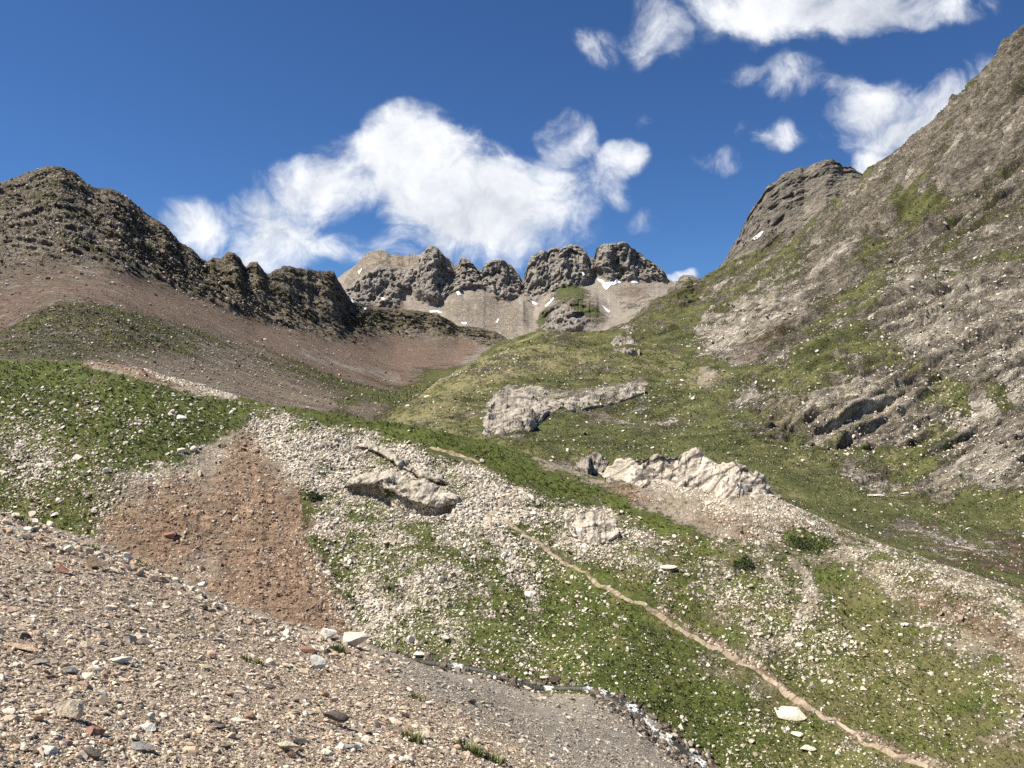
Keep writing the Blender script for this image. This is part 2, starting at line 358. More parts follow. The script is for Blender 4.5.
m2 = {
 'grass': polymask([
    (.62, 20, [(-520, 280), (1500, 280), (1500, 1200), (-520, 1200)]),
    (1.15, 10, [(-520, 290), (0, 350), (80, 355), (150, 368), (244, 400), (232, 424), (205, 446), (170, 466), (110, 466), (50, 446), (0, 420), (-520, 400)]),
    (.78, 14, [(-520, 400), (0, 410), (60, 440), (110, 462), (120, 500), (100, 530), (0, 540), (-520, 500)]),
    (.86, 14, [(20, 480), (70, 478), (130, 490), (110, 520), (40, 520)]),
    (-.6, 3, [(74, 354), (130, 358), (185, 374), (238, 392), (236, 402), (180, 392), (125, 374), (88, 366)]),
    (-.5, 14, [(228, 440), (262, 424), (292, 452), (306, 500), (326, 560), (362, 620), (352, 660), (200, 640), (100, 560), (110, 520), (140, 486), (205, 468)]),
    (.36, 14, [(236, 410), (330, 416), (420, 436), (500, 470), (548, 500), (535, 545), (500, 545), (420, 520), (330, 520), (300, 470)]),
    (.56, 16, [(310, 530), (420, 530), (540, 540), (560, 580), (600, 660), (500, 680), (380, 655), (330, 600)]),
    (1.15, 6, [(255, 402), (340, 414), (400, 420), (450, 428), (520, 445), (580, 468), (640, 484), (690, 505), (720, 530), (700, 546), (650, 530), (600, 508), (560, 510), (520, 484), (450, 452), (380, 430), (330, 422)]),
    (.2, 5, [(520, 450), (560, 462), (612, 478), (640, 496), (660, 512), (636, 506), (600, 488), (540, 468)]),
    (.95, 16, [(560, 550), (600, 600), (640, 625), (720, 680), (800, 735), (880, 790), (700, 800), (640, 715), (560, 685), (450, 665), (540, 640), (548, 590)]),
    (1.1, 14, [(660, 690), (740, 700), (800, 745), (860, 800), (720, 800), (640, 715)]),
    (.42, 12, [(520, 502), (600, 505), (680, 540), (660, 590), (600, 560), (540, 520)]),
    (.1, 8, [(600, 470), (640, 448), (700, 445), (780, 480), (860, 530), (1060, 606), (1060, 625), (900, 572), (820, 560), (760, 548), (690, 530), (640, 500)]),
    (.42, 8, [(790, 500), (1060, 600), (1060, 625), (900, 572), (830, 545)]),
    (.92, 20, [(820, 600), (960, 650), (960, 760), (800, 720), (780, 660)]),
    (.3, 10, [(880, 570), (1060, 640), (1400, 760), (1400, 820), (1100, 740), (980, 660), (900, 610)]),
    (1.15, 5, [(785, 534), (800, 533), (828, 543), (832, 551), (812, 552), (790, 545)]), (1.1, 4, [(730, 562), (748, 562), (750, 570), (734, 570)]),
    ] + line(.0, 2, [(790, 563), (806, 578), (814, 598), (806, 612), (795, 628), (782, 645)], 5) + line(0, 3, [(880, 568), (888, 590), (905, 600)], 4)
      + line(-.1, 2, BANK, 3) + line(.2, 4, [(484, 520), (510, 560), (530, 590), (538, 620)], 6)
      + line(.8, 5, [(302, 490), (305, 530), (330, 560), (350, 590), (362, 625)], 5)),
 'pale': polymask([
    (.28, 20, [(-520, 280), (1500, 280), (1500, 1200), (-520, 1200)]),
    (-.3, 10, [(-520, 290), (0, 350), (80, 355), (244, 398), (235, 440), (100, 400), (0, 392), (-520, 360)]),
    (.34, 14, [(0, 400), (120, 420), (230, 440), (180, 470), (120, 500), (0, 510)]),
    (.85, 4, [(130, 390), (170, 393), (238, 402), (222, 408), (165, 402)]), (.6, 3, [(130, 360), (185, 375), (238, 394), (236, 400), (180, 386), (130, 368)]),
    (-.05, 14, [(228, 450), (262, 434), (300, 500), (326, 560), (362, 620), (352, 660), (200, 640), (100, 560), (110, 520), (205, 468)]),
    (.95, 10, [(236, 414), (330, 420), (420, 440), (500, 476), (556, 512), (535, 545), (500, 545), (420, 522), (330, 520), (300, 470)]),
    (.66, 20, [(306, 530), (420, 525), (540, 530), (545, 590), (560, 660), (470, 660), (390, 650), (330, 610)]),
    (-.2, 6, [(255, 402), (340, 414), (400, 420), (450, 428), (520, 445), (580, 468), (640, 484), (690, 505), (720, 530), (700, 546), (650, 530), (600, 508), (560, 510), (520, 482), (450, 450), (380, 430), (330, 422)]),
    (.72, 12, [(525, 505), (590, 500), (630, 515), (690, 560), (700, 610), (640, 590), (560, 540)]),
    (.45, 16, [(680, 540), (760, 560), (840, 640), (820, 680), (700, 610)]),
    (.36, 10, [(780, 500), (1060, 600), (1060, 640), (900, 580), (800, 540)]),
    ] + line(.9, 4, [(484, 520), (510, 560), (530, 590), (538, 620)], 6)),
 'red': polymask([
    (.60, 20, [(216, 446), (262, 420), (296, 452), (310, 500), (330, 560), (366, 620), (352, 660), (200, 640), (80, 560), (100, 520), (126, 492), (195, 474)]),
    (.85, 14, [(118, 505), (160, 490), (205, 500), (215, 545), (170, 560), (120, 545)]), (.95, 16, [(232, 500), (290, 490), (318, 560), (350, 610), (348, 650), (290, 630), (240, 570)]), (.8, 6, [(228, 440), (245, 436), (262, 470), (246, 470)]),
    (.62, 10, [(60, 500), (140, 480), (190, 475), (150, 540), (60, 540)]),
    (.8, 4, [(74, 354), (130, 358), (170, 370), (215, 388), (210, 394), (160, 384), (120, 372), (84, 365)]),
    (.72, 8, [(600, 474), (640, 490), (670, 512), (640, 508), (604, 488)]),
    (.75, 14, [(870, 560), (940, 580), (1060, 650), (1400, 780), (1400, 810), (1060, 700), (960, 640), (890, 590)]),
    (.62, 10, [(640, 500), (780, 512), (860, 545), (820, 560), (700, 535)]),
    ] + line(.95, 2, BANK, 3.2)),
 'dry': polymask([(.45, 40, [(560, 520), (1500, 620), (1500, 1100), (880, 900), (780, 740), (640, 620)]), (.35, 30, [(0, 440), (140, 470), (120, 540), (0, 540)]),
                  (.62, 20, [(800, 560), (960, 600), (1040, 700), (1040, 780), (900, 740), (820, 660)])]),
}
CRACK = polymask([(1, 2, [(350, 484), (362, 482), (384, 490), (398, 499), (418, 509), (440, 508), (452, 504), (450, 510), (436, 514), (414, 512), (396, 503), (380, 494), (352, 488)])])
def disp2(P, px, py, W, N, t):
    g = W['grass']; rub = np.clip(W['pale'], 0, 1) * (1 - np.clip(g - .5, 0, 1)); red = np.clip(W['red'], 0, 1)
    fade = sstep(1.0, 1.35, t) * (1 - sstep(6.3, 6.6, t) * .6)
    e = 1.1 * fbm(P, 22, 3, 11) * fade * (1 - sstep(5.3, 6, t) * .75)
    Q = stretch(P, (.9, .15, -.35), 2.6)
    e += .45 * fbm(Q, 5, 4, 12) * fade * (.35 + .9 * rub)
    e += .16 * fbm(Q, 1.3, 4, 13, .6, True) * fade * (.12 + 1.1 * rub + .5 * red)
    e += .10 * fbm(P, .55, 2, 14) * fade + .10 * fbm(P, 1.7, 2, 8) * fade * np.clip(g, 0, 1)
    e += .42 * fblocks(Q, 2.6, 3, 10) * fade * (.06 + .9 * rub) + .13 * fblocks(P, .9, 2, 9) * fade
    V = stretch(P, (.25, -.6, -.5), 5)                                  # rills that run down the bare soil
    e += .45 * fbm(V, 3.2, 4, 15, .6, True) * red * fade
    # local texture of cover so that stones, grass and soil interleave in ragged patches
    pat = fbm(P, 7, 5, 16, .6); fin = fbm(Q, 1.4, 4, 17, .65)
    W['grass'] = g + .55 * pat + .5 * fin; W['pale'] = W['pale'] - .3 * pat - .25 * fin
    W['clump'] = 1.2 * fbm(stretch(P, (.25, -.6, -.5), 3), 5, 5, 6, .65); W['red'] = W['red'] + .5 * fbm(V, 6, 5, 18, .65) + .3 * pat; W['pale'] += .12 * fbm(V, 4, 4, 7, .6) * red
    W['dry'] = W['dry'] + .08 + .4 * fbm(P, 12, 4, 19)
    e -= 2.6 * sample(CRACK, px, py)
    return e, W
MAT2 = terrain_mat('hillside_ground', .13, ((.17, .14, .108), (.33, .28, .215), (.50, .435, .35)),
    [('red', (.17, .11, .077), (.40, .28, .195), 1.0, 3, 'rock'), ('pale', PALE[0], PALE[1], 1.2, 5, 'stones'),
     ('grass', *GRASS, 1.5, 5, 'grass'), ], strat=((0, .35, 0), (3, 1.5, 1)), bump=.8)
# dry tint as a late colour cover over the grass only
def dry_tint(m, k=.5, u=.35, tint=(.20, .165, .085)):
    t = NT(m.node_tree); bs = next(n for n in t.n if n.type == 'BSDF_PRINCIPLED')
    src = bs.inputs['Base Color'].links[0].from_socket
    a = t.node('ShaderNodeAttribute', attribute_name='dry').outputs['Fac']
    pos = t.node('ShaderNodeNewGeometry').outputs['Position']; nz = t.noise(pos, u, 6, .75)
    f = t.math('MULTIPLY', t.thresh(a, nz, 1.6, 2.2), k)
    c = t.mix(f, src, tint); t.l.new(c, bs.inputs['Base Color'])
dry_tint(MAT2)
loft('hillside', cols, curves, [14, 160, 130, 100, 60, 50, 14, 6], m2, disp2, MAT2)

# ================================================================== RIGHT MOUNTAIN with the central hill and the valley meadow
cols = cols_range(378, 1060, 1.1, None, 1400)
L2p, L2d = knots(L2SIL, cols)
C = lambda K, sharp=False: knots(K, cols, sharp)
c0 = (L2p + 70, L2d * 1.12)
c1 = C([(378, 440, 175), (450, 446, 175), (520, 462, 172), (600, 484, 166), (640, 486, 162), (700, 478, 160), (800, 505, 150), (900, 545, 138), (1024, 592, 124), (1200, 660, 112), (1400, 730, 95)])
c2 = C([(378, 436, 190), (500, 442, 188), (600, 446, 192), (700, 446, 195), (760, 452, 198), (830, 478, 190), (930, 498, 180), (1024, 512, 172), (1200, 540, 160), (1400, 570, 140)])
c25 = C([(378, 432, 210), (450, 420, 214), (520, 420, 218), (600, 420, 222), (700, 422, 226), (760, 420, 228), (830, 415, 222), (930, 420, 210), (1024, 420, 200), (1200, 420, 190), (1400, 400, 165)])
c3 = C([(378, 430, 230), (450, 402, 246), (500, 388, 256), (560, 385, 262), (620, 384, 270), (700, 378, 285), (800, 362, 280), (900, 340, 268), (1024, 320, 252), (1200, 300, 230), (1400, 260, 200)])
c4 = C([(378, 428, 260), (405, 420, 275), (425, 408, 285), (450, 390, 296), (480, 368, 310), (510, 350, 325), (545, 341, 338), (600, 349, 340), (650, 345, 362), (700, 335, 390), (800, 300, 400), (900, 255, 385), (1024, 215, 365), (1200, 150, 330), (1400, 60, 280)])
c5 = C([(378, 450, 300), (405, 440, 320), (450, 410, 350), (500, 372, 400), (545, 349, 440), (590, 341, 470), (630, 331, 560), (660, 316, 640), (700, 305, 700), (740, 290, 640), (800, 262, 600), (865, 215, 560), (930, 165, 530), (1024, 90, 495), (1200, -40, 430), (1400, -160, 350)])
sk = [(378, 480, 420), (405, 470, 440), (450, 440, 460), (500, 410, 520), (545, 370, 600), (590, 352, 660), (615, 337, 690), (640, 322, 720), (655, 309), (680, 293), (700, 282, 790), (715, 275), (735, 268, 800), (760, 262), (780, 254), (800, 241, 790), (815, 226), (835, 207), (850, 193), (862, 181),
      (872, 172, 770), (885, 163), (900, 151, 745), (920, 134), (940, 115), (960, 97, 690), (975, 85), (985, 73), (995, 60), (1003, 54), (1008, 42), (1016, 36), (1024, 28, 600), (1060, -5), (1200, -140, 500), (1400, -270, 420)]
c6 = rough(C(sk, True), 4.0, 30, 1)
c7 = (c6[0] + 60, c6[1] * 1.12)
m3 = {
 'grass': polymask([
   (.49, 30, [(300, -160), (1500, -160), (1500, 900), (300, 900)]),
   (.88, 14, [(378, 440), (500, 352), (600, 336), (720, 330), (740, 370), (720, 450), (820, 480), (1030, 520), (1100, 640), (860, 560), (740, 480), (600, 520), (378, 470)]),
   (.72, 8, [(378, 440), (430, 400), (520, 345), (560, 352), (500, 392), (480, 425), (430, 440)]),
   (.85, 8, [(470, 450), (500, 450), (540, 470), (480, 470)]),
   (-.3, 4, [(484, 420), (488, 405), (505, 392), (540, 397), (575, 400), (640, 385), (650, 393), (600, 405), (560, 408), (530, 425), (522, 444), (500, 442), (486, 432)]),
   (1.15, 8, [(700, 440), (760, 450), (820, 475), (900, 495), (1024, 508), (1100, 520), (1100, 535), (1000, 535), (900, 530), (840, 510), (760, 480), (700, 462)]),
   (.62, 10, [(870, 530), (960, 525), (1100, 540), (1100, 640), (1000, 590), (900, 560)]),
   (-.2, 6, [(812, 462), (850, 480), (905, 490), (960, 495), (955, 502), (900, 503), (850, 492)]),
   (-.2, 7, [(800, 432), (830, 408), (870, 402), (905, 412), (925, 435), (900, 455), (850, 452), (815, 450)]),
   (.85, 8, [(820, 450), (900, 458), (960, 445), (965, 470), (900, 480), (840, 470)]),
   (-.3, 8, [(890, 360), (930, 390), (960, 420), (975, 460), (960, 490), (1100, 510), (1100, 440), (1000, 420), (950, 400), (915, 372)]),
   (1.4, 6, [(905, 375), (935, 385), (965, 405), (980, 435), (965, 432), (940, 405)]), (1.4, 5, [(985, 400), (1005, 405), (1010, 425), (995, 425)]),
   (.1, 10, [(880, 300), (930, 280), (1100, 260), (1100, 400), (1000, 400), (940, 390), (890, 350)]),
   (.15, 8, [(690, 340), (740, 320), (790, 290), (830, 245), (870, 240), (850, 290), (800, 340), (740, 370), (710, 365)]),
   (-.1, 6, [(730, 350), (770, 330), (800, 305), (815, 320), (780, 352), (740, 368)]),
   (.2, 14, [(800, 250), (900, 152), (1030, 20), (1400, -300), (1400, 240), (1024, 200), (900, 255), (860, 245)]),
   (1.0, 6, [(905, 215), (925, 205), (950, 205), (960, 215), (935, 230), (910, 232)]), (.9, 5, [(660, 325), (680, 320), (710, 325), (700, 336), (665, 335)]),
   (.0, 5, [(700, 360), (720, 385), (700, 400)]), (.1, 4, [(616, 344), (630, 336), (640, 345), (628, 352)]),
   (.5, 20, [(640, 330), (700, 285), (800, 255), (790, 280), (700, 335)]),
   ]),
 'pale': polymask([
   (.28, 30, [(300, -160), (1500, -160), (1500, 900), (300, 900)]),
   (1.0, 6, [(484, 420), (488, 405), (505, 392), (540, 397), (575, 400), (640, 385), (650, 393), (600, 405), (560, 408), (530, 425), (522, 444), (500, 442), (486, 432)]),
   (1.0, 8, [(395, 437), (430, 400), (500, 358), (530, 350), (480, 398), (425, 434)]),
   (1.4, 6, [(685, 345), (735, 320), (790, 290), (800, 262), (830, 242), (868, 240), (845, 262), (830, 290), (790, 325), (740, 345), (715, 362)]),
   (1.05, 12, [(880, 300), (930, 280), (980, 290), (1010, 310), (1100, 300), (1100, 400), (1000, 400), (940, 385), (890, 350)]),
   (1.1, 8, [(800, 432), (830, 408), (870, 402), (905, 412), (925, 435), (900, 455), (850, 452), (815, 450)]),
   (.6, 8, [(812, 462), (850, 480), (905, 490), (960, 495), (955, 502), (900, 503), (850, 492)]),
   (1.1, 8, [(895, 370), (950, 400), (980, 440), (1100, 450), (1100, 500), (960, 485), (940, 430)]),
   (.9, 4, [(614, 346), (622, 336), (636, 338), (642, 348), (628, 354)]), (.9, 4, [(578, 457), (592, 452), (606, 462), (594, 470)]),
   (.6, 8, [(620, 400), (690, 400), (700, 420), (640, 420)]), (.7, 5, [(680, 405), (692, 402), (696, 418), (684, 420)]),
   ] + line(.9, 2, [(700, 360), (712, 370), (720, 384)], 2.4) + line(.8, 2, [(672, 416), (690, 405), (700, 396)], 2)),
 'red': polymask([(.25, 20, [(300, -160), (1500, -160), (1500, 900), (300, 900)]),
   (.8, 8, [(800, 300), (815, 275), (840, 250), (870, 245), (850, 280), (820, 318)]), (.8, 5, [(905, 415), (925, 420), (935, 440), (915, 442)]),
   (.7, 14, [(890, 530), (960, 525), (1100, 535), (1100, 640), (990, 590), (900, 555)]),
   (.75, 10, [(900, 225), (960, 195), (1100, 170), (1100, 215), (980, 230), (920, 250)]), (.7, 8, [(640, 322), (670, 300), (700, 284), (690, 300), (650, 330)]),
   (.6, 10, [(735, 356), (780, 335), (810, 325), (790, 355), (750, 368)])]),
 'rock': polymask([(.42, 30, [(300, -160), (1500, -160), (1500, 900), (300, 900)]),
   (.1, 20, [(378, 440), (500, 352), (600, 336), (720, 330), (740, 370), (720, 450), (820, 480), (1100, 500), (1100, 640), (600, 520), (378, 470)]),
   (.72, 14, [(800, 250), (900, 152), (1030, 20), (1400, -300), (1400, 100), (1024, 100), (930, 170), (880, 220), (820, 260)]),
   (.6, 12, [(880, 220), (1024, 130), (1100, 90), (1100, 260), (950, 270), (880, 260)]),
   (.75, 4, [(800, 262), (830, 232), (870, 215), (868, 222), (835, 244), (808, 272)]),
   (.85, 5, [(800, 330), (830, 285), (870, 262), (880, 268), (850, 300), (815, 338)]),
   (.7, 5, [(905, 212), (960, 205), (1010, 208), (990, 218), (930, 222)]),
   (.7, 5, [(720, 395), (760, 380), (800, 372), (760, 398), (725, 405)]),
   (.85, 3, [(990, 75), (1005, 48), (1024, 28), (1060, -5), (1060, 30), (1024, 60), (1003, 80)])]),
 'dry': polymask([(.0, 30, [(300, -160), (1500, -160), (1500, 900), (300, 900)]), (1.05, 12, [(500, 362), (560, 352), (640, 362), (720, 380), (700, 395), (640, 372), (560, 368)]),
   (.8, 14, [(378, 440), (430, 400), (520, 345), (560, 352), (490, 400), (430, 440)]), (.0, 12, [(640, 440), (760, 450), (900, 495), (1100, 520), (1000, 535), (840, 510), (600, 470), (480, 450), (480, 430)]), (.3, 20, [(740, 400), (900, 380), (960, 470), (760, 440)])]),
}
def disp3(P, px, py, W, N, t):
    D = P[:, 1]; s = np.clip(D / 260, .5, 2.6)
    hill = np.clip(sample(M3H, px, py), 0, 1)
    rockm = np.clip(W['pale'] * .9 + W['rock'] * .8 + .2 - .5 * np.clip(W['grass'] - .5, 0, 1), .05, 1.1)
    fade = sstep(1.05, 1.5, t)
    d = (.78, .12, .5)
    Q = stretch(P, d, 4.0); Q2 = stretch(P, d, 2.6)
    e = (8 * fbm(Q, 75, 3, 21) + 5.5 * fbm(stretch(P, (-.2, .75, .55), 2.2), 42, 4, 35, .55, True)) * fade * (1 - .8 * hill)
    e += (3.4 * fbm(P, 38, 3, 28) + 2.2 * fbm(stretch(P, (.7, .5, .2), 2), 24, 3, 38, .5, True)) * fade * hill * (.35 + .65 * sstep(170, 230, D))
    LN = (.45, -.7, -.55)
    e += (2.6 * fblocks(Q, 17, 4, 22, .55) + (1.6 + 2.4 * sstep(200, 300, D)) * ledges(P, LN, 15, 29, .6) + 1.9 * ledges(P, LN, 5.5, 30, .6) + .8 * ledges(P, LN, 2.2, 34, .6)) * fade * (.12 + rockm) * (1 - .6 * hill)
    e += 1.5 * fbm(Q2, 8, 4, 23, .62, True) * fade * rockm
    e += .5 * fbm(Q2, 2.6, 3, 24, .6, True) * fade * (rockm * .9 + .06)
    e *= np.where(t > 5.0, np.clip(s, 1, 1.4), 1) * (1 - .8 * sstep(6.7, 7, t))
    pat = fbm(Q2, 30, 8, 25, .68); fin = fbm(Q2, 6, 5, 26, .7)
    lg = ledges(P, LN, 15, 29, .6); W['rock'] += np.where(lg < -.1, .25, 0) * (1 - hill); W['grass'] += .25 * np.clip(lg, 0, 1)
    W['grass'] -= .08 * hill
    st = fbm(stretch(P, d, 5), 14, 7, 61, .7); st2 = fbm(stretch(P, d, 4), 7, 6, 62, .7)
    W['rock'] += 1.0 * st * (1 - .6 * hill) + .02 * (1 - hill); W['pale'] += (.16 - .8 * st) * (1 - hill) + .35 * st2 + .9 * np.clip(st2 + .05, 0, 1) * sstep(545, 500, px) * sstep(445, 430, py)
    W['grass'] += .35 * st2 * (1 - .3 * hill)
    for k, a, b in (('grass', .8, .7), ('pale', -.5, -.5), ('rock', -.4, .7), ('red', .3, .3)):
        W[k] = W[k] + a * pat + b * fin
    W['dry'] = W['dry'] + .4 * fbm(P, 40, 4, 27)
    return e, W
M3H = polymask([(1, 16, [(378, 440), (500, 340), (600, 330), (720, 330), (745, 370), (725, 440), (820, 475), (1030, 515), (1300, 530), (1300, 700), (860, 580), (740, 500), (600, 520), (378, 480)])])
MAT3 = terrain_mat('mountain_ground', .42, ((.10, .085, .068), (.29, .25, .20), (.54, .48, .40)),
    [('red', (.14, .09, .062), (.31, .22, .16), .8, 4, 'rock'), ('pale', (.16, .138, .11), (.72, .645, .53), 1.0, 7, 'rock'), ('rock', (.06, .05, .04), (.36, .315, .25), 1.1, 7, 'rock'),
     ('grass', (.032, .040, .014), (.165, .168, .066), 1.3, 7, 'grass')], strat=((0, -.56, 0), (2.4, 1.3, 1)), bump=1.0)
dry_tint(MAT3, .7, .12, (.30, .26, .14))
loft('right_mountain', cols, [c0, c1, c2, c25, c3, c4, c5, c6, c7], [12, 70, 70, 70, 90, 130, 110, 4][:0] or [12, 80, 70, 80, 110, 150, 110, 4], m3, disp3, MAT3)

# ================================================================== ROCKY PEAK behind the right mountain
cols = cols_range(680, 910, .8)
C = lambda K, sharp=False: knots(K, cols, sharp)
c0 = C([(680, 380, 760), (800, 340, 760), (910, 280, 760)])
c1 = C([(680, 318, 830), (700, 300, 830), (740, 282, 830), (800, 255, 830), (860, 205, 850), (910, 200, 860)])
c15 = C([(680, 312, 880), (700, 290, 900), (720, 272, 900), (740, 256, 880), (760, 250, 870), (800, 225, 860), (860, 190, 880), (910, 190, 890)])
c2 = C([(680, 300, 960), (700, 283, 960), (712, 274), (724, 262), (733, 245), (740, 236), (745, 226), (752, 212), (758, 205), (765, 197), (772, 187), (778, 183), (784, 175), (793, 171), (800, 167), (806, 168), (815, 164), (824, 163), (830, 161), (836, 163), (842, 167), (850, 166), (858, 171), (870, 178), (885, 200), (910, 225, 960)], True)
c3 = (c2[0] + 50, c2[1] * 1.1)
m4 = {'grass': polymask([(.45, 10, [(600, 330), (700, 285), (740, 250), (800, 235), (870, 180), (920, 180), (920, 400), (600, 400)])]),
      'pale': polymask([(.5, 6, [(640, 330), (715, 276), (750, 246), (790, 220), (830, 185), (870, 175), (860, 195), (810, 230), (760, 262), (700, 300)])]),
      'rock': polymask([(.35, 6, [(600, 100), (920, 100), (920, 400), (600, 400)]), (.85, 7, [(728, 262), (736, 232), (760, 195), (790, 165), (840, 155), (860, 170), (830, 182), (800, 205), (775, 228), (750, 245)])]),
      'red': polymask([(.4, 6, [(800, 220), (860, 175), (870, 190), (820, 230)])]), 'dry': polymask([(.4, 6, [(600, 100), (920, 100), (920, 400), (600, 400)])])}
def disp4(P, px, py, W, N, t):
    Q = stretch(P, (.35, .1, .9), 3.0); Q2 = stretch(P, (.78, .12, .5), 2.4)
    r = np.clip(W['rock'], 0.15, 1)
    e = 12 * fbm(stretch(P, (.3, .2, .9), 3.5), 46, 5, 31, .6, True) * r + 4 * fblocks(Q, 20, 3, 36) * r + 5 * ledges(P, (.45, -.7, -.55), 16, 32, .6) * (.3 + r) + 3. * fblocks(Q2, 9, 3, 33) * (.3 + r)
    e += 26 * np.clip(1 - np.abs(px - 770) / 34, 0, 1) * np.clip(t - 1.4, 0, 1) + 20 * np.clip(1 - np.abs(px - 826) / 22, 0, 1) * np.clip(t - 1.6, 0, 1) - 8 * r
    e *= 1 - sstep(2.8, 3, t) * .5
    pat = fbm(Q2, 40, 6, 35, .6)
    for k, a in (('grass', .6), ('pale', -.4), ('rock', .3)): W[k] = W[k] + a * pat
    return e, W
MAT4 = terrain_mat('crag_ground', .8, ((.12, .105, .085), (.27, .24, .19), (.44, .395, .33)),
    [('red', (.13, .09, .07), (.24, .18, .145), .8, 3, 'rock'), ('pale', LROCK[0], LROCK[1], 1.0, 3, 'rock'), ('rock', (.08, .07, .06), (.36, .32, .27), 1.0, 5, 'rock'),
     ('grass', (.05, .06, .02), (.12, .12, .045), 1.3, 4, 'grass')], strat=((0, -.56, 0), (3, 1.5, 1)), bump=1.0)
loft('rocky_peak', cols, [c0, c1, c15, c2, c3], [6, 40, 130, 4], m4, disp4, MAT4, front=.75)

# ================================================================== LEFT MOUNTAIN with its scree and the valley floor
cols = cols_range(-30, 566, 1.0, -520, None)
C = lambda K, sharp=False: knots(K, cols, sharp)
L2p, L2d = knots(L2SIL, cols)
c0 = (L2p + 45, L2d * 1.25)
c1 = C([(-520, 330, 160), (-160, 356, 160), (0, 372, 160), (100, 378, 160), (230, 404, 190), (300, 418, 220), (350, 422, 255), (400, 428, 300), (440, 428, 340), (500, 425, 400), (566, 425, 440)])
c2 = C([(-520, 335, 230), (-160, 352, 230), (0, 350, 230), (60, 352, 236), (100, 360, 244), (200, 378, 275), (300, 398, 315), (360, 402, 360), (400, 400, 420), (430, 394, 480), (470, 378, 650), (510, 362, 860), (566, 356, 950)])
c3 = C([(-520, 310, 300), (-160, 335, 300), (0, 331, 305), (30, 316, 315), (60, 303, 332), (110, 305, 352), (160, 318, 385), (200, 331, 415), (250, 348, 460), (300, 364, 510), (350, 381, 575), (400, 390, 640), (430, 384, 720), (470, 368, 880), (510, 352, 1120), (566, 348, 1200)])
c4 = C([(-520, 240, 420), (-160, 268, 420), (0, 270, 430), (50, 271, 440), (100, 272, 462), (150, 288, 525), (200, 306, 610), (240, 319, 700), (260, 325, 765), (300, 332, 870), (350, 345, 1000), (400, 356, 1120), (440, 356, 1180), (470, 352, 1250), (510, 346, 1320), (566, 346, 1380)])
sk = [(-520, 230, 620), (-160, 200, 680), (-60, 190), (0, 181, 690), (15, 176), (28, 171), (45, 167, 705), (60, 167), (75, 172), (86, 181), (100, 188, 760), (110, 189), (120, 193, 790), (133, 201), (145, 211, 840), (160, 223), (170, 232, 880), (180, 243), (190, 250, 930), (200, 259), (207, 262, 960), (213, 257), (222, 259), (226, 255), (234, 254),
      (240, 259), (246, 268), (250, 263), (257, 264), (264, 272), (268, 275, 1040), (277, 270), (285, 268, 1100), (300, 268), (312, 270), (320, 272, 1200), (328, 270), (334, 272), (339, 281, 1250), (346, 293), (352, 301, 1300), (375, 307), (400, 309, 1450), (420, 311), (438, 314), (448, 319, 1500), (458, 325), (475, 327, 1550), (495, 331), (504, 336), (512, 342, 1550), (530, 352, 1550), (566, 372, 1550)]
c5 = spiky(rough(C(sk, True), 1.6, 20, 2), 3.2, 16, 5, 150, 345)
c6 = (c5[0] + 45, c5[1] * 1.12)
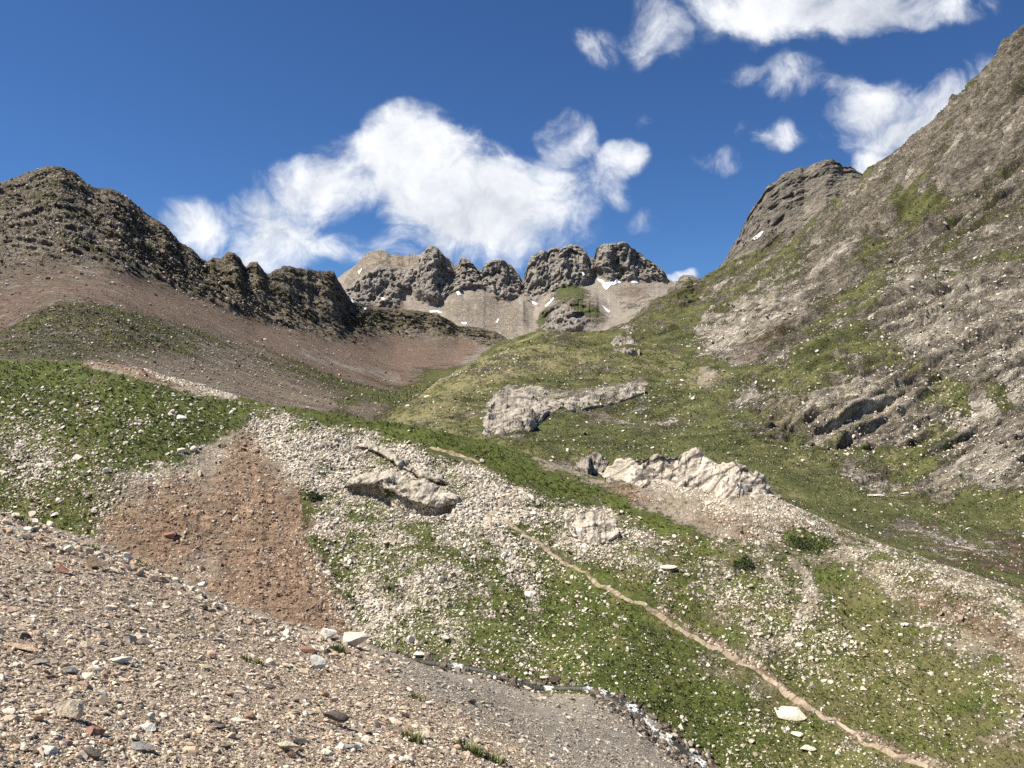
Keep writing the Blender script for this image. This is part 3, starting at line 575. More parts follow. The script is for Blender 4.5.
m6 = {
 'grass': polymask([(.35, 20, [(-520, 100), (600, 100), (600, 500), (-520, 500)]),
   (.42, 16, [(-520, 200), (0, 181), (60, 167), (170, 232), (250, 290), (220, 310), (150, 285), (90, 265), (0, 265), (-520, 250)]),
   (-.5, 10, [(-520, 262), (0, 290), (30, 275), (100, 280), (160, 292), (240, 322), (330, 350), (440, 385), (400, 395), (300, 360), (200, 325), (100, 300), (50, 300), (20, 325), (-520, 320)]),
   (-.3, 8, [(0, 265), (30, 240), (70, 260), (150, 280), (100, 282), (20, 300)]),
   (.66, 7, [(20, 322), (60, 303), (110, 306), (160, 318), (200, 331), (250, 348), (320, 372), (390, 392), (410, 402), (350, 400), (300, 382), (250, 362), (200, 345), (150, 330), (100, 318), (50, 325)]),
   (.62, 8, [(-520, 330), (0, 335), (30, 322), (100, 318), (150, 330), (200, 345), (190, 362), (150, 360), (80, 364), (-520, 360)]),
   (-.2, 10, [(90, 366), (190, 362), (230, 355), (330, 388), (390, 402), (340, 420), (250, 404)]),
   (.7, 8, [(300, 372), (360, 384), (410, 392), (400, 398), (340, 392), (290, 378)]), (.62, 6, [(415, 366), (470, 360), (500, 352), (490, 366), (440, 376)]),
   (1.1, 7, [(340, 404), (390, 396), (430, 378), (470, 372), (480, 395), (430, 430), (380, 424), (330, 416)]),
   (.95, 6, [(425, 372), (445, 368), (470, 376), (460, 388), (435, 386)]), (.0, 4, [(330, 412), (360, 400), (395, 408), (380, 420)]),
   (.5, 8, [(346, 303), (440, 314), (500, 334), (480, 345), (400, 325), (340, 318)]), (-.5, 8, [(350, 345), (420, 338), (490, 350), (440, 366), (390, 366)])]),
 'pale': polymask([(.12, 20, [(-520, 100), (600, 100), (600, 500), (-520, 500)]),
   (.5, 10, [(10, 240), (50, 225), (90, 250), (140, 280), (100, 275), (40, 265)]), (.42, 8, [(20, 322), (60, 308), (200, 336), (300, 368), (270, 375), (150, 358), (0, 358)]), (.75, 7, [(120, 325), (170, 325), (230, 345), (225, 356), (170, 342)]),
   (.8, 4, [(226, 290), (238, 292), (244, 304), (232, 302)]), (.72, 10, [(262, 262), (345, 268), (356, 312), (330, 318), (290, 300)]),
   (.5, 6, [(90, 360), (150, 362), (230, 392), (222, 402), (150, 376)]), (.6, 5, [(470, 338), (512, 342), (505, 362), (470, 372), (480, 352)])] + line(.9, 2, [(430, 374), (455, 368), (480, 358), (500, 346)], 2.5) + line(.8, 2, [(300, 352), (350, 368), (400, 378)], 2)),
 'rock': polymask([(.3, 16, [(-520, 100), (600, 100), (600, 500), (-520, 500)]),
   (.8, 12, [(-520, 200), (0, 181), (60, 160), (120, 185), (170, 225), (210, 258), (260, 260), (345, 275), (350, 300), (330, 340), (250, 322), (200, 300), (150, 282), (80, 250), (0, 262), (-520, 250)]),
   (-.5, 8, [(-520, 262), (0, 290), (30, 275), (100, 280), (160, 292), (240, 322), (330, 350), (440, 385), (400, 395), (300, 360), (200, 325), (100, 300), (50, 300), (20, 325), (-520, 320)]),
   (.62, 10, [(20, 322), (60, 306), (110, 310), (200, 336), (300, 368), (270, 375), (150, 358), (0, 358)]),
   (.95, 5, [(345, 303), (440, 316), (500, 333), (490, 343), (450, 341), (400, 336), (340, 327)]), (.8, 4, [(425, 364), (445, 360), (452, 368), (432, 372)]), (-.4, 6, [(370, 345), (430, 340), (480, 350), (440, 366), (390, 366)]),
   (.5, 6, [(270, 268), (320, 270), (300, 290), (272, 285)])]),
 'red': polymask([(.35, 16, [(-520, 100), (600, 100), (600, 500), (-520, 500)]),
   (1.1, 12, [(-520, 262), (0, 290), (30, 275), (100, 280), (160, 292), (240, 322), (330, 350), (440, 385), (400, 395), (300, 360), (200, 325), (100, 300), (50, 300), (20, 325), (-520, 320)]),
   (.75, 14, [(40, 190), (90, 195), (110, 230), (60, 235), (20, 220)]), (1.1, 8, [(350, 345), (420, 330), (500, 345), (470, 368), (390, 370)]),
   (.55, 10, [(200, 362), (330, 388), (390, 402), (340, 414), (250, 400)]), (.95, 8, [(225, 262), (262, 268), (262, 290), (235, 285)])]),
 'dry': polymask([(.15, 20, [(-520, 100), (600, 100), (600, 500), (-520, 500)]), (.6, 6, [(465, 372), (500, 340), (512, 345), (505, 365)]), (.6, 8, [(60, 318), (130, 325), (120, 350), (70, 345)])]),
}
M6S = polymask([(1, 8, [(-520, 262), (0, 285), (40, 272), (110, 278), (160, 292), (240, 322), (330, 350), (440, 385), (400, 395), (300, 362), (200, 327), (100, 302), (50, 301), (20, 325), (-520, 320)]),
                (1, 8, [(90, 366), (190, 358), (230, 352), (330, 384), (400, 400), (340, 420), (250, 404)]), (1, 8, [(370, 340), (430, 334), (490, 345), (440, 380), (370, 366)])])
def disp6(P, px, py, W, N, t):
    D = P[:, 1]; s = np.clip(D / 500, .5, 2.2); scree = np.clip(sample(M6S, px, py), 0, 1)
    r = np.clip(W['rock'] * 1.1 + .15, .08, 1.1) * (1 - .93 * scree)
    fade = sstep(1.05, 1.7, t)
    Q = stretch(P, (.75, .1, -.5), 2.6); Vt = stretch(P, (.3, .2, .8), 2.2)
    LL = (-.175, -.79, -.42)
    e = (6 * fbm(P, 90, 3, 41) + (5 * fbm(stretch(P, (.25, .3, .8), 3.), 38, 5, 42, .58, True) * r + 5.5 * fblocks(Vt, 24, 4, 43, .6) * r + 3.6 * ledges(P, LL, 13, 44, .6) * r + 1.8 * ledges(P, LL, 5, 64, .6) * r) * (.55 + .45 * sstep(3.6, 4.3, t)) + 1.3 * fblocks(Q, 6, 3, 49) * (r + .04)) * fade
    for ax, hw, am in ((60, 40, 14), (118, 26, 12), (160, 20, 12), (192, 14, 12), (230, 16, 20), (258, 10, 14), (290, 18, 9), (322, 14, 7), (360, 14, 6), (400, 18, 8), (440, 14, 8)):
        e += .5 * am * np.clip(1 - np.abs(px - ax + (t - 5) * 10) / hw, 0, 1) * np.clip((t - 4.1) * 1.5, 0, 1) * r
    e -= 7 * r * sstep(4, 4.6, t)
    e *= np.clip(s, .45, 1.5) * (1 - sstep(4.75, 5, t) * .6)
    e += scree * 1.3 * fbm(stretch(P, (.45, -.2, -.5), 6), 16, 5, 47, .6, True) * fade
    pat = fbm(Q, 50, 8, 45, .66) * (1 - .7 * scree); fin = fbm(Q, 12, 6, 46, .7) * (1 - .5 * scree)
    streak = fbm(stretch(P, (.55, -.1, -.6), 7), 26, 5, 48, .6)
    W['grass'] += .5 * pat + .3 * fin; W['rock'] += -.3 * pat + .45 * fin; W['pale'] += -.3 * pat - .3 * fin; W['red'] += .15 * pat + 1.3 * streak * scree - .12 * scree; W['pale'] += .9 * np.clip(streak, 0, 1) * scree
    W['grass'] += (.22 + .9 * fbm(stretch(P, (.55, -.1, -.6), 5), 45, 6, 58, .65)) * scree * (t < 4.2) - .06 * (1 - scree); W['rock'] += .5 * fbm(stretch(P, (.75, .1, -.5), 7), 12, 5, 63, .65) * (1 - scree)
    W['pale'] += .45 * np.clip(fbm(stretch(P, (.75, .1, -.5), 4), 9, 4, 65, .65), 0, 1) * (1 - scree)
    return e, W
MAT6 = terrain_mat('left_mountain_ground', .55, ((.10, .08, .062), (.195, .16, .124), (.31, .26, .21)),
    [('red', (.135, .096, .075), (.255, .182, .142), .9, 4, 'rock'), ('pale', (.15, .135, .12), (.40, .37, .33), 1.0, 3, 'rock'), ('rock', (.08, .066, .052), (.38, .325, .25), 1.2, 6, 'rock'),
     ('grass', (.030, .038, .012), (.120, .122, .040), 1.3, 6, 'grass')], strat=((0, .5, 0), (2.6, 1.4, 1)), bump=.9)
dry_tint(MAT6, .5, .08)
loft('left_mountain', cols, [c0, c1, c2, c3, c4, c5, c6], [10, 70, 80, 90, 150, 4][:0] or [10, 70, 90, 90, 150, 4], m6, disp6, MAT6, front=.7)

# ================================================================== FAR CIRQUE closing the valley
cols = cols_range(290, 790, .7)
C = lambda K, sharp=False: knots(K, cols, sharp)
c0 = C([(290, 420, 1500), (790, 420, 1200)])
c1 = C([(290, 335, 1750), (345, 335, 1760), (440, 345, 1740), (520, 348, 1700), (560, 349, 1640), (620, 345, 1560), (660, 335, 1500), (790, 330, 1400)])
c2 = C([(290, 302, 2060), (345, 304, 2060), (380, 306, 2060), (420, 306, 2060), (440, 303, 2070), (456, 291, 2090), (470, 288, 2100), (480, 290, 2090), (503, 299, 2080), (520, 297, 2080), (535, 305, 2050), (560, 295, 2060), (590, 285, 2080), (610, 281, 2080), (650, 282, 2060), (680, 292, 2000), (700, 296, 1960), (790, 300, 1900)])
sk = [(290, 290, 2300), (325, 285), (338, 278), (345, 272), (352, 268), (360, 261), (366, 254), (372, 251), (380, 250), (386, 251), (391, 255), (397, 254), (404, 257), (409, 256), (414, 258), (420, 258), (424, 253), (428, 250), (431, 249), (434, 249.5), (437, 251), (440, 255), (443, 258), (447, 259), (450, 264), (455, 269), (458, 267), (461, 264), (463, 259.5), (466, 262), (470, 265), (475, 268), (480, 272),
      (484, 271), (485, 266), (488, 264), (495, 264), (503, 263), (508, 265), (512, 269), (516, 275), (520, 279), (523, 286), (526, 275), (529, 264), (533, 258), (536, 260), (540, 255), (545, 253), (549, 256), (552, 252), (557, 252), (560, 255), (566, 250), (572, 248), (580, 249), (585, 254), (590, 260), (593, 264), (596, 260), (598, 253), (601, 250), (604, 248), (610, 251), (614, 248), (619, 246), (622, 246), (626, 248),
      (630, 252), (636, 255), (640, 257), (645, 262), (650, 266), (652, 264), (657, 269), (662, 272), (667, 280), (672, 282), (679, 282), (681, 277), (687, 275), (692, 275), (698, 278), (703, 282, 2200), (720, 292), (790, 320, 2200)]
c3 = spiky(C(sk, True), 5.5, 8, 3, 400, 675)
c4 = (c3[0] + 25, c3[1] * 1.1)
CL = [(340, 300), (352, 285), (365, 274), (380, 268), (405, 272), (418, 262), (431, 245), (445, 258), (455, 272), (463, 255), (480, 270), (486, 260), (503, 258), (516, 275), (523, 285), (530, 258), (545, 250), (575, 244), (590, 256), (600, 246), (622, 242), (645, 258), (668, 276), (664, 281), (640, 280), (610, 280), (594, 270), (585, 284), (560, 290), (545, 296), (530, 302), (522, 290), (512, 301), (500, 300), (482, 287), (462, 290), (450, 296), (435, 304), (420, 300), (412, 288), (400, 296), (398, 308), (360, 308)]
m5 = {
 'rock': polymask([(.1, 6, [(200, 200), (800, 200), (800, 500), (200, 500)]), (1.0, 3, CL), (1.0, 3, [(540, 314), (552, 310), (575, 318), (588, 324), (580, 332), (560, 333), (545, 330)]), (.7, 3, [(676, 282), (684, 274), (692, 276), (686, 288), (678, 290)])]),
 'grass': polymask([(-.3, 6, [(200, 200), (800, 200), (800, 500), (200, 500)]), (.72, 4, [(548, 296), (566, 282), (584, 288), (592, 306), (606, 322), (592, 328), (570, 314), (545, 314)]), (.6, 4, [(530, 340), (535, 318), (560, 290), (552, 312), (545, 338)]),
    (.75, 4, [(585, 294), (592, 292), (600, 310), (610, 322), (600, 322), (588, 310)]), (.35, 6, [(600, 290), (660, 296), (700, 290), (720, 310), (640, 330), (610, 312)]), (.25, 6, [(340, 306), (420, 304), (440, 312), (400, 316)])]),
 'red': polymask([(.15, 6, [(200, 200), (800, 200), (800, 500), (200, 500)]), (1, 4, [(345, 300), (400, 300), (402, 310), (345, 312)]), (.9, 5, [(655, 318), (680, 292), (695, 276), (705, 284), (690, 300), (670, 320)]), (.7, 6, [(604, 290), (640, 284), (660, 296), (630, 300)])]),
 'pale': polymask([(.2, 6, [(200, 200), (800, 200), (800, 500), (200, 500)]), (.9, 5, [(345, 280), (370, 248), (412, 254), (420, 262), (408, 276), (388, 266), (372, 266), (356, 278), (344, 292)]), (.8, 5, [(432, 262), (446, 268), (452, 282), (440, 280)]), (.55, 8, [(410, 300), (440, 306), (480, 292), (530, 305), (520, 342), (450, 318)])]),
 'dry': polymask([(.2, 6, [(200, 200), (800, 200), (800, 500), (200, 500)])]),
}
def disp5(P, px, py, W, N, t):
    r = np.clip(W['rock'], 0, 1)
    Vt = stretch(P, (.15, .2, .95), 2.8); Q = stretch(P, (.6, .1, -.7), 2.0)
    fade = sstep(1, 1.6, t)
    e = (30 * fbm(Vt, 170, 2, 51, .5, True) + 34 * fbm(stretch(P, (.12, .25, .95), 4.5), 62, 5, 52, .62, True) + 13 * fblocks(Q, 26, 3, 53) + 8 * ledges(P, (.5, -.6, -.6), 34, 57) + 11 * ledges(P, (1, .1, .2), 30, 67, .5) + 6 * ledges(P, (-1, .1, .25), 15, 68, .5)) * r
    for ax, hw, am in ((378, 34, 40), (431, 19, 60), (463, 13, 50), (500, 18, 46), (536, 9, 30), (562, 22, 50), (580, 14, 34), (604, 12, 40), (622, 26, 60), (650, 14, 30), (686, 10, 40)):
        e += .75 * am * np.clip(1 - np.abs(px - ax + (t - 3) * 7) / hw, 0, 1) * np.clip(t - 1.8, 0, 1) * np.clip(r * 1.3 - .15, 0, 1)
    e -= 10 * r
    e *= 1 - sstep(2.8, 3, t) * .5
    e += 5 * fbm(stretch(P, (.1, .5, .8), 5), 60, 3, 54) * fade
    bx = (px - 572) / 30; by = (py - 312) / 24
    e += 120 * np.clip(1 - np.sqrt(bx ** 2 + by ** 2) * .8, 0, 1) + 18 * fblocks(P, 45, 3, 66) * np.exp(-(bx ** 2 + by ** 2))
    e += 4 * fbm(P, 16, 3, 55, .6, True) * np.clip(W['grass'] + W['rock'], 0, 1)
    pat = fbm(Vt, 60, 5, 56, .6)
    fan = fbm(stretch(P, (.1, -.6, -.6), 6), 40, 5, 59, .6)
    W['rock'] += .3 * pat + .12 * fan; W['grass'] += .7 * pat; W['pale'] += .5 * fan - .2 * pat; W['red'] += .2 * pat
    return e, W
MAT5 = terrain_mat('cirque_ground', 2.2, ((.21, .18, .148), (.30, .262, .22), (.39, .345, .295)),
    [('red', (.15, .105, .085), (.235, .18, .15), .7, 2.5, 'rock'), ('pale', (.28, .23, .175), (.44, .375, .295), 1.0, 3, 'rock'), ('rock', (.15, .135, .118), (.52, .47, .41), .7, 5, 'rock'),
     ('grass', (.055, .068, .025), (.12, .125, .05), 1.3, 4, 'grass')], strat=((0, .6, 0), (2, 1.5, 1)), bump=.9)
loft('far_ridge', cols, [c0, c1, c2, c3, c4], [6, 70, 110, 4], m5, disp5, MAT5, front=.85)

# ------------------------------------------------------------------ ground sheet to the horizon, under everything
ng = 240
th = np.linspace(-math.pi, math.pi, ng + 1); rr = np.array([60, 200, 600, 1500, 3000, 6000, 12000, 25000.])
P = np.array([[(r * math.sin(a), r * math.cos(a), -60 - (r > 900) * 40) for a in th] for r in rr])
gm = {k: np.full(P.shape[:2], v) for k, v in (('grass', .8), ('pale', .1), ('rock', .2), ('red', .2), ('dry', .3))}
o = mesh_grid('ground', P.reshape(-1, 3), len(rr), ng + 1, gm, MAT3); o['kind'] = 'structure'

bpy.context.view_layer.update()
DG = bpy.context.evaluated_depsgraph_get()
def hit(px, py, skip=0.0):
    d = Vector(((px - 512) / F, 1, (384 - py) / F)).normalized()
    ok, loc, nrm, *_r = sc.ray_cast(DG, d * max(skip, .3), d)
    if not ok: return None, None
    if nrm.dot(d) > 0: nrm = -nrm
    return loc, nrm
def drop(x, y, z=900):
    ok, loc, nrm, *_r = sc.ray_cast(DG, Vector((x, y, z)), Vector((0, 0, -1)))
    return (loc, nrm) if ok else (None, None)

# ================================================================== STONES, OUTCROPS, PATH, STREAM, SNOW, PLANTS
def ico(sub):
    import bmesh
    bm = bmesh.new(); bmesh.ops.create_icosphere(bm, subdivisions=sub, radius=1)
    v = np.array([x.co for x in bm.verts]); f = np.array([[q.index for q in x.verts] for x in bm.faces]); bm.free(); return v, f
ICO = {k: ico(k) for k in (1, 2, 3)}
def stone_shape(r, sub, flat=.6, long=1.3):
    v, f = ICO[sub]; v = v.copy()
    for _ in range(9 if sub > 1 else 5):
        n = r.normal(size=3); n /= np.linalg.norm(n); d = r.uniform(.3, .72)
        k = np.maximum(0, v @ n - d); v -= k[:, None] * n
    v *= np.array([long * r.uniform(.8, 1.2), r.uniform(.75, 1.05), flat * r.uniform(.7, 1.2)])
    return v / np.abs(v[:, :2]).max(), f
def mesh_tris(name, V, Fc, mat, smooth=False):
    me = bpy.data.meshes.new(name); me.vertices.add(len(V)); me.vertices.foreach_set('co', V.astype(f32).ravel())
    me.loops.add(Fc.size); me.loops.foreach_set('vertex_index', Fc.astype(np.int32).ravel())
    me.polygons.add(len(Fc)); me.polygons.foreach_set('loop_start', np.arange(0, Fc.size, Fc.shape[1], dtype=np.int32))
    me.polygons.foreach_set('use_smooth', np.full(len(Fc), smooth)); me.update(calc_edges=True); me.materials.append(mat)
    return me
def stone_mat(name, stops, unit=.02, rnd='island', bump=.5):
    m = bpy.data.materials.new(name); m.use_nodes = True; t = NT(m.node_tree); t.n.clear()
    out = t.node('ShaderNodeOutputMaterial'); bs = t.node('ShaderNodeBsdfPrincipled'); t.l.new(bs.outputs[0], out.inputs[0])
    bs.inputs['Roughness'].default_value = .85; bs.inputs['Specular IOR Level'].default_value = .25
    g = t.node('ShaderNodeNewGeometry'); r = g.outputs['Random Per Island'] if rnd == 'island' else t.node('ShaderNodeObjectInfo').outputs['Random']
    c = t.ramp(r, stops, 'CONSTANT' if len(stops) > 6 else 'LINEAR')
    n = t.noise(g.outputs['Position'], .35 / unit, 5, .75); k = t.math('MULTIPLY_ADD', t.math('SUBTRACT', n, .5), 2.2, 1.0)
    kk = t.node('ShaderNodeCombineXYZ'); [t.put(kk.inputs[i], k) for i in range(3)]
    t.put(bs.inputs['Base Color'], t.mix(1.0, c, kk.outputs[0], 'MULTIPLY'))
    b = t.node('ShaderNodeBump'); b.inputs['Strength'].default_value = bump; b.inputs['Distance'].default_value = unit; t.put(b.inputs['Height'], n); t.l.new(b.outputs[0], bs.inputs['Normal'])
    return m
def scatter(layer, N, dens, spx, seed, zclip=None):
    """N stone places on a terrain grid: positions, normals, sizes in metres"""
    L = LAY[layer]; r = np.random.default_rng(seed); P, px, py = L['P'], L['px'], L['py']
    a = (px[:-1, 1:] - px[:-1, :-1]) * (py[:-1, :-1] - py[1:, :-1])
    near = layer == 'scree_slope'; ok = (px[:-1, :-1] > (-560 if near else -90)) & (px[:-1, :-1] < 1110) & (py[:-1, :-1] < (880 if near else 830))
    a = np.where(ok, np.maximum(a, 0), 0) * dens(px[:-1, :-1], py[:-1, :-1], {k: v[:-1, :-1] for k, v in L['W'].items()}, P[:-1, :-1, 1])
    a = np.maximum(a, 0); p = a.ravel() / a.sum(); i = r.choice(len(p), N, p=p); R, Cc = a.shape; ri, ci = i // Cc, i % Cc
    u, v = r.random(N)[:, None], r.random(N)[:, None]
    A, B, Dd = P[ri, ci], P[ri, ci + 1], P[ri + 1, ci]
    pos = A + u * (B - A) + v * (Dd - A); nr = np.cross(B - A, Dd - A); nr /= np.linalg.norm(nr, axis=1)[:, None]; nr[nr[:, 2] < 0] *= -1
    return pos, nr, spx(r, N, pos[:, 1]) * pos[:, 1] / F, r
def frames(nr, r, tilt=.35):
    n = nr + r.normal(size=nr.shape) * tilt; n /= np.linalg.norm(n, axis=1)[:, None]
    a = r.normal(size=nr.shape); x = a - (a * n).sum(1)[:, None] * n; x /= np.linalg.norm(x, axis=1)[:, None]
    return np.stack([x, np.cross(n, x), n], 1)          # rows are the axes
def stuff_stones(name, layer, N, dens, spx, seed, mat, label, sub=1, flat=.6, sink=.25):
    pos, nr, sz, r = scatter(layer, N, dens, spx, seed); Fm = frames(nr, r, .28)
    Vs, Fs = [], []; off = 0
    for k in range(14):
        v, f = stone_shape(r, sub, flat); j = np.arange(k, N, 14)
        W_ = np.einsum('vi,nij->nvj', v, Fm[j]) * (sz[j] * .5)[:, None, None] + (pos[j] + nr[j] * (sz[j] * .5 * flat * (1 - 2 * sink))[:, None])[:, None, :]
        Vs.append(W_.reshape(-1, 3)); Fs.append((f[None] + (np.arange(len(j)) * len(v))[:, None, None]).reshape(-1, 3) + off); off += len(j) * len(v)
    o = bpy.data.objects.new(name, mesh_tris(name, np.concatenate(Vs), np.concatenate(Fs), mat)); COL.objects.link(o)
    o['kind'] = 'stuff'; o['label'] = label; return o
lgn = lambda med, sg, lo, hi, pw=0.0, d0=8.: (lambda r, n, D: np.clip(med * np.exp(r.normal(size=n) * sg), lo, hi) * (D / d0) ** pw)

GCOL = [(0, (.15, .12, .09)), (.07, (.38, .31, .22)), (.26, (.54, .435, .33)), (.4, (.38, .30, .225)), (.5, (.46, .33, .235)), (.6, (.64, .54, .42)), (.76, (.46, .365, .285)), (.85, (.70, .63, .51)), (.95, (.31, .20, .135)), (.975, (.80, .75, .64))]
GCOLG = [(0, (.17, .145, .12)), (.12, (.34, .295, .24)), (.45, (.43, .38, .31)), (.7, (.28, .24, .195)), (.85, (.54, .48, .40)), (.95, (.64, .58, .49)), (.98, (.34, .25, .19))]
MG = stone_mat('gravel_stone', GCOL, .02); MGG = stone_mat('grey_gravel_stone', GCOLG, .05)
MPALE = stone_mat('pale_stone', [(0, (.20, .17, .13)), (.15, (.36, .31, .25)), (.4, (.54, .485, .40)), (.65, (.68, .62, .52)), (.85, (.44, .37, .28)), (1, (.80, .75, .66))], .1)
MRED = stone_mat('rust_stone', [(0, (.13, .085, .06)), (.3, (.27, .18, .125)), (.55, (.36, .26, .185)), (.75, (.24, .155, .105)), (.9, (.44, .35, .26)), (1, (.56, .48, .38))], .1)
ng_ = lambda W: np.clip(W['grey'], 0, 1)
stuff_stones('scree_gravel', 'scree_slope', 240000, lambda px, py, W, D: (D < 30) * (1 - .97 * ng_(W)) * (D > 1.5), lgn(2.0, .6, 1.0, 13, -.15), 1, MG, 'tan and brown gravel covering the near scree slope', 1, .55)
stuff_stones('scree_cobbles', 'scree_slope', 2000, lambda px, py, W, D: (D < 30) * (1 - .97 * ng_(W)) * (D > 1.5), lgn(7, .40, 5, 16, -.25), 2, MG, 'larger broken pieces of rock lying in the gravel', 2, .5)
stuff_stones('grey_scree_gravel', 'scree_slope', 15000, lambda px, py, W, D: (D > 8) * (.02 + ng_(W)) * (D < 64), lgn(2.4, .45, 1.3, 9), 3, MGG, 'fine grey scree running down to the stream', 1, .5)
pl = lambda W: np.clip(W['pale'], 0, 1); gr = lambda W: np.clip(W['grass'], 0, 1.2); rd = lambda W: np.clip(W['red'], 0, 1)
ztop = polymask([(1, 12, [(-90, 396), (60, 392), (150, 400), (235, 420), (240, 450), (150, 480), (130, 530), (-90, 530)]), (.15, 10, [(0, 364), (230, 398), (230, 412), (0, 390)])])
zout = polymask([(1, 4, [(252, 400), (340, 412), (400, 418), (520, 440), (640, 480), (690, 504), (720, 528), (700, 542), (640, 524), (600, 506), (550, 500), (500, 470), (440, 446), (380, 430), (330, 422)])])
zr = lambda px, py, M: sample(M, np.asarray(px).ravel(), np.asarray(py).ravel()).reshape(np.shape(px))
PATHM = polymask(line(1, 2, [(428, 447), (455, 454), (484, 463)], 6) + line(1, 2, [(519, 489), (497, 508), (487, 522), (497, 512), (534, 541), (580, 571), (640, 605), (706, 644), (748, 664), (790, 697), (838, 725), (908, 761), (965, 780)], 5))
dh = lambda px, py, W, D: np.exp(3.2 * np.clip(W['clump'], -.8, .6)) * (1 - .9 * zr(px, py, PATHM)) * (.16 + 2.4 * np.clip(pl(W) - .25, 0, 1) * (1 - .6 * np.clip(gr(W) - .4, 0, 1)) + .4 * zr(px, py, ztop)) * (1 - .95 * zr(px, py, zout)) * (1 - .97 * np.clip(rd(W) * 1.5 - .5, 0, 1))
stuff_stones('hillside_rubble', 'hillside', 46000, dh, lgn(1.65, .5, .9, 7), 4, MPALE, 'pale limestone rubble strewn over the hillside', 1, .6)
stuff_stones('red_gully_stones', 'hillside', 4500, lambda px, py, W, D: np.clip(rd(W) - .35, 0, 1) * (1 - .5 * gr(W)), lgn(1.7, .5, .9, 8), 5, MRED, 'rust coloured stones in the bare red gully', 1, .6)
stuff_stones('valley_stones', 'right_mountain', 9000, lambda px, py, W, D: (.15 + np.clip(pl(W) - .2, 0, 1)) * (t_lim(py, px)), lgn(1.7, .4, 1.0, 4.5), 6, MPALE, 'pale stones scattered over the valley slopes', 1, .6) if False else None
stuff_stones('valley_stones', 'right_mountain', 14000, lambda px, py, W, D: (.12 + np.clip(pl(W) - .2, 0, 1)) * (D < 420), lgn(1.6, .45, .9, 5), 6, MPALE, 'pale stones scattered over the valley slopes', 1, .6)
MBR = stone_mat('brown_crag_stone', [(0, (.10, .08, .06)), (.3, (.24, .20, .155)), (.7, (.38, .325, .26)), (1, (.55, .49, .41))], .3)
stuff_stones('mountain_rubble', 'left_mountain', 12000, lambda px, py, W, D: (.25 + 1.2 * np.clip(W['rock'], 0, 1)) * (D > 200) * (D < 900), lgn(1.6, .5, .8, 5), 7, MBR, 'broken rocks on the slopes of the left mountain', 1, .7)
stuff_stones('scree_rim_stones', 'scree_slope', 1500, lambda px, py, W, D: (D > 14) * (D < 20.5) * (px < 400) * 1.0, lgn(4.5, .5, 2.2, 13), 8, MG, 'broken stones along the rim of the near scree', 2, .65)
print('stuff %.1fs' % (time.time() - T0))

def thing_mesh(o, name, label, cat, group=None):
    o['label'] = label; o['category'] = cat
    if group: o['group'] = group
def proto_stone(seed, flat, long, mat, name='stone', sub=3):
    r = np.random.default_rng(seed); v, f = stone_shape(r, sub, flat, long)
    v = v + (.035 * fbm(v.astype(f32), .6, 3, seed))[:, None] * v
    return mesh_tris(name, v, f, mat)
# ---- individual stones, in zones that share one look
MST = stone_mat('boulder_stone', [(0, (.30, .24, .19)), (.3, (.50, .43, .35)), (.55, (.20, .175, .15)), (.8, (.60, .55, .48)), (1, (.26, .16, .12))], .03, 'object')
MSP = stone_mat('limestone_boulder', [(0, (.36, .32, .26)), (.5, (.52, .475, .40)), (1, (.66, .61, .53))], .15, 'object')
MSR = stone_mat('rust_boulder', [(0, (.18, .11, .08)), (.6, (.36, .25, .18)), (1, (.55, .46, .36))], .1, 'object')
PRO = {id(m): [proto_stone(100 + i, .45 + .12 * (i % 4), 1.1 + .15 * (i % 3), m, 'stone', 2) for i in range(8)] for m in (MST, MSP, MSR)}
def single_stones(layer, N, dens, spx, seed, mat, name, label, cat, group, flat=.6):
    pos, nr, sz, r = scatter(layer, N, dens, spx, seed); Fm = frames(nr, r, .2)
    for i in range(N):
        o = bpy.data.objects.new(name, PRO[id(mat)][i % 8]); COL.objects.link(o)
        s = sz[i] * .5; M = Matrix(Fm[i].T.tolist()).to_4x4() @ Matrix.Diagonal((s, s, s, 1)); M.translation = Vector((pos[i] + nr[i] * s * .18).tolist()); o.matrix_world = M
        thing_mesh(o, name, label, cat, group)
box = lambda x0, y0, x1, y1: (lambda px, py, W, D: ((px > x0) & (px < x1) & (py > y0) & (py < y1)) * 1.0)
def inpoly(pts, soft=2):
    M = polymask([(1, soft, pts)]); return lambda px, py, W, D: zr(px, py, M) > .5
b1 = inpoly([(-10, 540), (90, 570), (200, 610), (330, 660), (420, 720), (430, 766), (-10, 766)])
single_stones('scree_slope', 60, lambda px, py, W, D: b1(px, py, W, D) * (D > 3), lgn(11, .3, 8, 22), 11, MST, 'scree_stone', 'broken stone lying loose in the tan gravel of the near scree', 'stone', 'loose stones on the near scree')
z1 = inpoly([(-20, 405), (60, 392), (160, 405), (232, 420), (200, 455), (130, 500), (60, 515), (-20, 500)])
single_stones('hillside', 55, lambda px, py, W, D: z1(px, py, W, D) * np.exp(3 * np.clip(W['clump'], -.8, .6)), lgn(5.0, .35, 3.5, 11), 12, MSP, 'stone', 'white stone scattered on the green shoulder at the left', 'stone', 'white stones on the left green shoulder')
z2 = inpoly([(560, 560), (700, 640), (860, 768), (720, 768), (640, 700), (560, 670)])
single_stones('hillside', 45, lambda px, py, W, D: z2(px, py, W, D) * 1.0, lgn(4.6, .3, 3.5, 9), 13, MSP, 'stone', 'small pale stone in the grass between the stream and the footpath', 'stone', 'pale stones between stream and footpath')
z3 = inpoly([(600, 530), (760, 560), (880, 640), (1000, 760), (900, 750), (760, 660), (640, 590)])
single_stones('hillside', 50, lambda px, py, W, D: z3(px, py, W, D) * 1.0, lgn(4.6, .3, 3.5, 9), 14, MSP, 'stone', 'pale stone on the grassy slope above the footpath', 'stone', 'pale stones above the footpath')
